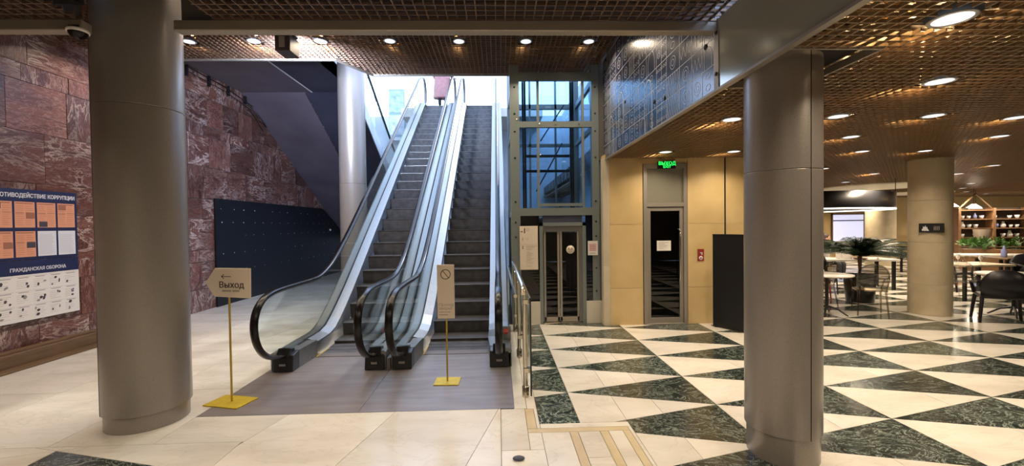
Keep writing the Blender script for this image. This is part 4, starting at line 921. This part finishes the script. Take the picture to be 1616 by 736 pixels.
# ================================================================== CAFE FURNITURE
def round_table(loc, label, r=.38, mat='tabletop'):
    t = thing('round_table', label, 'table', loc)
    MB().lathe([(.001, .715), (r-.01, .715), (r, .722), (r, .738), (r-.008, .745), (.001, .745)], n=40, cap=False).build('tabletop', M[mat], t)
    MB().tube([(0, 0, .12), (0, 0, .715)], .028, 12).build('pedestal', M['black'], t)
    for k in range(4):
        a = PI/4+k*PI/2; d = (math.cos(a), math.sin(a)); MB().tube([(.02*d[0], .02*d[1], .16), (.16*d[0], .16*d[1], .12), (.28*d[0], .28*d[1], .03), (.31*d[0], .31*d[1], .012)], [.02, .017, .014, .012], 8).build('foot', M['black'], t)
    return t
def chair_ghost(label, mat, loc, rz, arms=True):
    t = thing('cafe_chair', label, 'chair', loc, rz)
    MB().prism([(-.20, -.21), (.20, -.21), (.23, -.12), (.22, .20), (-.22, .20), (-.23, -.12)], .44, .465).build('seat', M[mat], t, bevel=.008)
    for sx in (-1, 1):
        MB().tube([(sx*.20, -.19, .44), (sx*.215, -.22, 0.0)], [.018, .012], 8).build('leg', M[mat], t); MB().tube([(sx*.19, .18, .44), (sx*.215, .25, 0.0)], [.018, .012], 8).build('leg', M[mat], t)
        if arms: MB().tube([(sx*.20, -.15, .46), (sx*.25, -.14, .64), (sx*.26, .0, .665), (sx*.235, .20, .70)], .013, 8).build('arm', M[mat], t)
    n = 12; vs, fs = [], []
    for i in range(n+1):
        a = PI*i/n; x = -.225*math.cos(a)
        for z, bow in ((.50, 0), (.70, .02), (.62+.31*math.sin(a)**.6 if 0 < i < n else .66, .05)): vs.append((x, .19+.05*math.sin(a)+bow, z))
    for i in range(n):
        for j in range(2): fs.append((i*3+j, (i+1)*3+j, (i+1)*3+j+1, i*3+j+1))
    mb = MB().add(vs, fs, True); me = mb.mesh('backrest', M[mat]); o = link('backrest', me, t); md_ = o.modifiers.new('th', 'SOLIDIFY'); md_.thickness = .010
    pts = [tuple(vs[i*3+2]) for i in range(n+1)]; MB().tube([(-.20, .17, .45)]+pts+[(.20, .17, .45)], .012, 8).build('back_rim', M[mat], t)
    return t
def arm_chair_black(label, loc, rz):
    t = thing('armchair', label, 'chair', loc, rz)
    MB().prism([(-.26, -.24), (.26, -.24), (.27, .22), (-.27, .22)], .40, .46).build('seat', M['chair_black'], t, bevel=.015)
    for sx in (-1, 1):
        for y, y2 in ((-.20, -.25), (.20, .27)): MB().tube([(sx*.25, y, .42), (sx*.29, y2, .0)], [.028, .020], 8).build('leg', M['chair_black'], t)
        MB().tube([(sx*.26, -.2, .44), (sx*.30, -.2, .63), (sx*.29, .18, .66)], .024, 8).build('arm', M['chair_black'], t)
    n = 14; vs, fs = [], []
    for i in range(n+1):
        a = PI*i/n; x = -.27*math.cos(a)
        for z, bow in ((.44, 0), (.62, .02), (.60+.28*math.sin(a)**.7 if 0 < i < n else .60, .05)): vs.append((x, .20+.04*math.sin(a)+bow, z))
    for i in range(n):
        for j in range(2): fs.append((i*3+j, (i+1)*3+j, (i+1)*3+j+1, i*3+j+1))
    o = link('backrest', MB().add(vs, fs, True).mesh('backrest', M['chair_black']), t); q = o.modifiers.new('th', 'SOLIDIFY'); q.thickness = .035
    return t
round_table((5.95, 7.45, 0), 'white round pedestal table just right of the right grey column', .40)
chair_ghost('smoky transparent armchair right of the nearest round table, beside the black plant pot', 'ghost', (6.72, 7.42, 0), math.radians(150))
chair_ghost('smoky transparent chair behind the nearest round table', 'ghost', (6.3, 8.12, 0), math.radians(200))
chair_ghost('red chair behind the nearest round table, partly hidden by the right grey column', 'chair_red', (6.78, 8.85, 0), math.radians(20), False)
chair_ghost('black chair behind the nearest round table, left of the potted palm', 'chair_black', (7.65, 9.72, 0), math.radians(-10), False)
lt = thing('long_table', 'long pale wooden table in the cafe behind the chairs left of the palm', 'table', (8.75, 10.45, 0), math.radians(-8))
MB().box(-1.1, 1.1, -.35, .35, .70, .75).build('tabletop', M['tabletop'], lt, bevel=.004)
for x in (-1, 1):
    for y in (-.28, .28): MB().box(x*1.0-.03, x*1.0+.03, y-.03, y+.03, 0, .70).build('leg', M['black'], lt)
def small(name, label, cat, loc, prof, mat, group=None, n=16):
    return tag(MB().lathe(prof, n=n, cap=False).build(name, M[mat], None, loc=loc), label, cat, group)
small('glass_tumbler', 'white cup standing on the nearest round table', 'cup', (5.82, 7.40, .746), [(.001, 0), (.025, 0), (.035, .08), (.032, .08), (.022, .008), (.001, .006)], 'glassware')
small('serving_dish', 'shallow dark dish on the long pale table', 'dish', (8.95, 10.15, .751), [(.001, 0), (.10, .0), (.17, .03), (.165, .035), (.10, .01), (.001, .008)], 'wood')
small('serving_dish', 'white bowl heaped on the long pale table near its left end', 'dish', (8.0, 10.3, .751), [(.001, 0), (.08, .0), (.13, .06), (.12, .06), (.07, .02), (.001, .015)], 'glassware')
tag(MB().box(-.14, .14, -.1, .1, 0, .24).build('napkin_box', M['paper'], None, .01, (8.75, 10.4, .751)), 'pale pinkish box standing on the long table left of the palm', 'box')
small('table_lamp', 'white domed table lamp beside the palm on the long table', 'lamp', (9.4, 10.15, .751), [(.001, 0), (.05, .0), (.05, .01), (.008, .02), (.008, .10), (.12, .10), (.10, .15), (.03, .18), (.001, .185)], 'glassware')
# palm
def palm(loc, label, nf, L, h0, mat, pot_r, pot_h, seed, droop=1.0, leaf=.30, name='potted_palm', lw=.010):
    rr = random.Random(seed); t = thing(name, label, 'plant', loc)
    MB().lathe([(.001, 0), (pot_r*.82, 0), (pot_r, pot_h), (pot_r*.93, pot_h), (pot_r*.9, pot_h-.04), (.001, pot_h-.04)], n=28, cap=False).build('pot', M['pot'], t)
    for k in range(3): MB().tube([(0, 0, pot_h-.05), (.03*math.cos(k*2), .03*math.sin(k*2), h0)], .018, 6).build('stem', M['wood'], t)
    for k in range(nf):
        az = 2*PI*k/nf+rr.uniform(-.25, .25); up = rr.uniform(.55, 1.5); mb = MB(); pts = []
        l = L*rr.uniform(.75, 1.1)
        for i in range(9):
            s_ = i/8; rad = l*(s_*math.cos(up*.7)+.25*s_*s_); z = h0+l*(math.sin(up)*s_-.55*droop*s_*s_)
            pts.append(Vector((rad*math.cos(az), rad*math.sin(az), z)))
        mb.tube([tuple(p) for p in pts], [.008]*8+[.003], 5)
        for i in range(1, 36):
            s_ = i/36*8; a = int(s_); f = s_-a; p = pts[a].lerp(pts[min(8, a+1)], f); d = (pts[min(8, a+1)]-pts[a]).normalized(); side = d.cross(Vector((0, 0, 1))).normalized()
            ll = leaf*math.sin(PI*(.12+.83*i/36))
            for sg in (-1, 1):
                tip = p+side*sg*ll*.75+d*ll*.55+Vector((0, 0, -ll*.35*droop)); w = d*lw; m_ = p.lerp(tip, .5)+Vector((0, 0, .02))
                mb.add([p-w*.3, p+w*.3, m_+w, tip, m_-w], [(0, 1, 2, 4), (4, 2, 3)])
        me = mb.mesh('frond', M[mat], 0, False); link('frond', me, t)
    return t
palm((7.60, 8.62, 0), 'large potted palm with drooping dark fronds in a black pot left of the cafe column', 40, .94, .95, 'leaf', .29, .58, 4, 1.05, .28)
# columns plaque
pq = thing('column_plaque', 'small black plaque with a white crown-like figure on the limestone cafe column', 'sign', (7.615, 7.172, 1.56), math.radians(-43)) 
MB().box(-.16, .16, -.012, .004, -.08, .08).build('plate', M['black'], pq, bevel=.002)
MB().prism([(-.125, -.03), (-.115, -.055), (-.095, -.045), (-.085, -.06), (-.07, -.045), (-.05, -.055), (-.03, -.05), (-.05, -.01), (-.055, .02), (-.07, .012), (-.075, .05), (-.088, .015), (-.11, .03), (-.105, .0)], -.0135, -.012, 'Y').build('figure', M['print_white'], pq)
mb = MB()
for k in range(4): mb.box(.03+.02*k, .04+.02*k, -.0128, -.012, -.04, .03)
mb.build('letters', M['print_grey'], pq)
# right group
arm_chair_black('black armchair seen from behind at the right picture edge', (8.28, 6.68, 0), math.radians(142))
round_table((8.98, 7.05, 0), 'white round table in front of the black armchair at the right edge', .48)
chair_ghost('clear plastic chair between the cafe column and the black armchair', 'clear', (8.95, 7.85, 0), math.radians(120))
chair_ghost('clear plastic chair just right of the cafe column, further back', 'clear', (9.35, 8.6, 0), math.radians(60))
arm_chair_black('black armchair behind the round table at the right edge', (10.4, 7.7, 0), math.radians(120))
arm_chair_black('black armchair with rounded back in the third row right of the cafe column', (10.9, 9.75, 0), math.radians(10))
arm_chair_black('black armchair cut by the right edge beside the green planter', (12.2, 9.2, 0), math.radians(-20))
def rect_table(loc, w, d, label, mat='tabletop', rz=0, name='rectangular_table'):
    t = thing(name, label, 'table', loc, rz); MB().box(-w/2, w/2, -d/2, d/2, .71, .75).build('tabletop', M[mat], t, bevel=.004)
    for x in (-1, 1):
        for y in (-1, 1): MB().box(x*(w/2-.08)-.025, x*(w/2-.08)+.025, y*(d/2-.08)-.025, y*(d/2-.08)+.025, 0, .71).build('leg', M['black'], t)
    return t
rect_table((10.2, 8.75, 0), 1.1, .7, 'wooden table with glasses right of the limestone cafe column', 'stone_col')
rect_table((13.2, 11.0, 0), 2.0, .8, 'long cream table further back right of the cafe column', 'tabletop', math.radians(-20), 'long_table')
for k, (x, y) in enumerate(((9.85, 8.55), (10.1, 8.5), (10.35, 8.6), (10.0, 8.85), (10.5, 8.85))):
    small('wine_glass', ['frontmost', 'second', 'third', 'rear left', 'rear right'][k]+' stemmed wine glass on the wooden table right of the cafe column', 'glass', (x, y, .751), [(.001, 0), (.035, 0), (.035, .004), (.004, .01), (.004, .08), (.03, .11), (.038, .15), (.03, .19)], 'glassware' if k % 2 else 'clear', 'wine glasses on the wooden cafe table')
rect_table((13.9, 13.3, 0), 1.2, .7, 'dark table beyond the long cream table at right', 'wood', 0)
palm((13.9, 13.2, .755), 'small dark fern in a pot on the dark far table right of the cafe column', 14, .42, .2, 'leaf', .10, .16, 9, .9, .16, 'potted_fern')
gp = thing('green_planter', 'low planter of bright green bushes at the right edge of the cafe', 'planter', (16.6, 12.9, 0), math.radians(-38))
MB().box(-1.3, 1.3, -.25, .25, 0, .72).build('trough', M['wood_mid'], gp, bevel=.01); rr = random.Random(2)
for k in range(26):
    cx, cy, cz = rr.uniform(-1.2, 1.2), rr.uniform(-.2, .2), rr.uniform(.78, .98); mb = MB()
    for j in range(60):
        a, b = rr.uniform(0, 2*PI), rr.uniform(-.3, 1.4); d = Vector((math.cos(a)*math.cos(b), math.sin(a)*math.cos(b), math.sin(b))); p = Vector((cx, cy, cz)); q = p+d*rr.uniform(.12, .26); s_ = d.orthogonal().normalized()*.022
        mb.add([p.lerp(q, .55), p.lerp(q, .8)+s_, q, p.lerp(q, .8)-s_], [(0, 1, 2, 3)])
    link('bush', mb.mesh('bush', M['leaf2'], 0, False), gp)
bu = thing('blue_bottle', 'pale blue glass bottle in front of the green planter', 'bottle', (12.6, 10.1, .75)); MB().lathe([(.001, 0), (.05, 0), (.055, .02), (.055, .16), (.02, .22), (.02, .28), (.001, .28)], n=16, cap=False).build('bottle_body', M['blueware'], bu)
rect_table((12.6, 10.1, 0), .8, .8, 'small square table carrying the pale blue bottle', 'wood', 0)
# hanging fixtures
dc = thing('ring_chandelier', 'large black drum ring lamp with a bright lower rim hanging over the cafe', 'lamp', (8.4, 12.0, 2.02))
MB().lathe([(2.35, 0), (2.35, .40), (2.31, .40), (2.31, 0), (2.35, 0)], n=72, cap=False).build('drum', M['black'], dc); MB().lathe([(2.355, -.035), (2.355, 0), (2.30, 0), (2.30, -.035), (2.355, -.035)], n=72, cap=False).build('light_strip', M['lampwhite'], dc)
for k in range(4): a = PI/4+k*PI/2; MB().tube([(2.33*math.cos(a), 2.33*math.sin(a), .4), (2.33*math.cos(a), 2.33*math.sin(a), .75)], .008, 6).build('hanger', M['black'], dc)
def ceiling_disc(loc, r, label):
    t = thing('ceiling_disc', label, 'ceiling disc', loc); MB().lathe([(.001, -.02), (r-.03, -.02), (r, 0), (r, .04), (.001, .04)], n=56, cap=False).build('disc', M['disc'], t); return t
ceiling_disc((12.0, 13.0, 2.77), 1.45, 'large flat pale disc under the cafe ceiling left of the limestone column')
ceiling_disc((16.5, 16.3, 2.77), 1.2, 'smaller flat pale disc under the cafe ceiling behind the first one')
# back wall features
sw = MB().box(0, 1.5, -.05, 0, 0, 1.25).build('window_1', M['screen'], None, loc=(15.9, 19.59, .75)); struct(sw, 'pale bluish lit window in the back wall of the cafe', 'window')
for x in (-.06, 1.5): MB().box(x, x+.06, -.07, 0, -.06, 1.31).build('window_frame', M['wood'], sw)
MB().box(-.06, 1.56, -.07, 0, 1.25, 1.31).build('window_frame', M['wood'], sw); MB().box(0, 1.5, -.06, -.05, .95, 1.0).build('window_bar', M['black'], sw)
for (x, w, m, l) in ((14.2, .9, 'wood', 'tall brown wooden cabinet against the ochre cafe back wall'), (18.0, .7, 'wood_mid', 'narrow orange-brown wooden cabinet on the cafe back wall behind the palm')):
    t = thing('wall_cabinet', l, 'cabinet', (x, 19.3, 0)); MB().box(0, w, 0, .28, 0, 2.1).build('carcass', M[m], t, bevel=.01)
    for k in range(2): MB().box(.03+k*w/2, w/2-.03+k*w/2, -.02, 0, .1, 2.0).build('door', M[m], t, bevel=.004)
ms = thing('round_wall_mirror', 'round dark wall mirror just right of the right grey column', 'mirror', (8.35, 10.9, 1.1)); MB().lathe([(.001, .02), (.30, .02), (.33, .03), (.34, 0)], n=36).build('mirror_disc', plain('plum_mirror', (.22, .12, .18), .2, .3), ms).rotation_euler = (PI/2, 0, 0)
MB().tube([(0, .02, -.3), (0, .02, -1.1)], .015, 8).build('stand', M['black'], ms); MB().lathe([(.16, 0), (.16, .02)], (0, .02, -1.1), 20).build('stand_foot', M['black'], ms)
sh_ = thing('glassware_shelving', 'wide dark wooden shelving full of white china along the back right of the cafe', 'shelf', (18.3, 16.2, 0), math.radians(-12))
SW = 7.2
for k in range(3):
    SHL = bpy.data.lights.new('shelf_strip_light', 'AREA'); SHL.shape = 'RECTANGLE'; SHL.size = 1.6; SHL.size_y = .05; SHL.energy = 30; SHL.color = (1, .88, .72); q = link('shelf_strip_light', SHL, sh_, (1.2+2.3*k, -.45, 2.45)); q.rotation_euler = (math.radians(30), 0, 0)
MB().box(0, SW, .32, .36, 0, 2.15).build('back_panel', plain('dark_backing', (.07, .045, .03), .7), sh_)
nz = [.25, .62, .99, 1.36, 1.72, 2.08]
for z in nz: MB().box(0, SW, 0, .34, z-.035, z).build('shelf_board', M['wood_mid'], sh_)
for k in range(7): MB().box(k*1.17, k*1.17+.09, -.02, .36, 0, 2.15).build('upright', M['wood_mid'], sh_)
for k in (0, 2.4, 4.9):
    MB().tube([(k+.1, .1, 2.13), (k+.65, .1, 2.72), (k+1.2, .1, 2.13)], .035, 6).build('gable_frame', M['wood'], sh_)
rr = random.Random(12); cup = MB().lathe([(.001, 0), (.04, 0), (.07, .12), (.06, .12), (.001, .02)], n=10, cap=False).mesh('china_cup', M['glassware']); jug = MB().lathe([(.001, 0), (.06, 0), (.075, .08), (.03, .17), (.04, .21), (.001, .21)], n=10, cap=False).mesh('china_jug', M['glassware']); bl = MB().lathe([(.001, 0), (.05, 0), (.06, .12), (.02, .18), (.02, .24), (.001, .24)], n=10, cap=False).mesh('blue_vase', M['blueware'])
ca, sa = math.cos(math.radians(-12)), math.sin(math.radians(-12))
for zi, z in enumerate(nz[:-1]):
    x = .25; cnt = 0
    while x < SW-.2:
        if .15 < (x % 1.17) < 1.07 and rr.random() < .82:
            q = rr.random(); nm, me = ('china_cup', cup) if q < .55 else (('china_jug', jug) if q < .88 or x > 2.4 else ('blue_vase', bl))
            yy = .15; sc_ = rr.uniform(.9, 1.25); o = link(nm, me, None, (18.3+x*ca-yy*sa, 16.2+x*sa+yy*ca, z+.004)); o.scale = (sc_, sc_, sc_)
            tag(o, {'china_cup': 'white china cup', 'china_jug': 'white china jug', 'blue_vase': 'blue glass vase'}[nm]+', '+ORD[cnt]+' piece from the left on the '+ORD[zi]+' far shelf from the floor', {'china_cup': 'cup', 'china_jug': 'jug', 'blue_vase': 'vase'}[nm], {'china_cup': 'china cups on the far shelves', 'china_jug': 'china jugs on the far shelves', 'blue_vase': 'blue vases on the far shelves'}[nm]); cnt += 1
        x += rr.uniform(.20, .26)
for k, (x, y) in enumerate(((14.0, 12.6), (15.9, 13.6), (17.6, 15.0))):
    t = thing('pendant_lamp', ['white pendant lamp nearest the limestone column over the far tables', 'white pendant lamp in the middle over the far tables', 'white pendant lamp in front of the far shelving'][k], 'lamp', (x, y, 2.1), 0, 'pendant lamps in front of the shelving')
    PLt = bpy.data.lights.new('pendant_light', 'POINT'); PLt.energy = 18; PLt.color = (1, .85, .65); PLt.shadow_soft_size = .12; link('pendant_light', PLt, None, (x, y, 2.0))
    MB().lathe([(.001, .12), (.05, .12), (.19, .0), (.185, 0), (.04, .10)], n=24, cap=False).build('lamp_shade', M['lampwhite'], t); MB().tube([(0, 0, .12), (0, 0, .7)], .006, 6).build('cord', M['black'], t)
lsd = thing('standing_vase', 'tall tapering brown basket vase in front of the far shelving', 'vase', (16.9, 14.2, 0)); MB().lathe([(.001, .3), (.13, .3), (.22, 1.35), (.20, 1.35), (.10, .35)], n=20, cap=False).build('basket', M['shade'], lsd); MB().cyl((0, 0, 0), .12, 0, .3, 16).build('foot', M['wood'], lsd)
# stand-in for an unclear shoe-like shape at the picture's lower edge
sh = thing('floor_blob', 'small blue-grey domed stud on the marble at the lower picture edge', 'blob', (.125, 3.02, 0)); MB().ball((0, 0, .012), .045, 16, 8, (1, .6, .35)).build('dome', M['shoe'], sh)
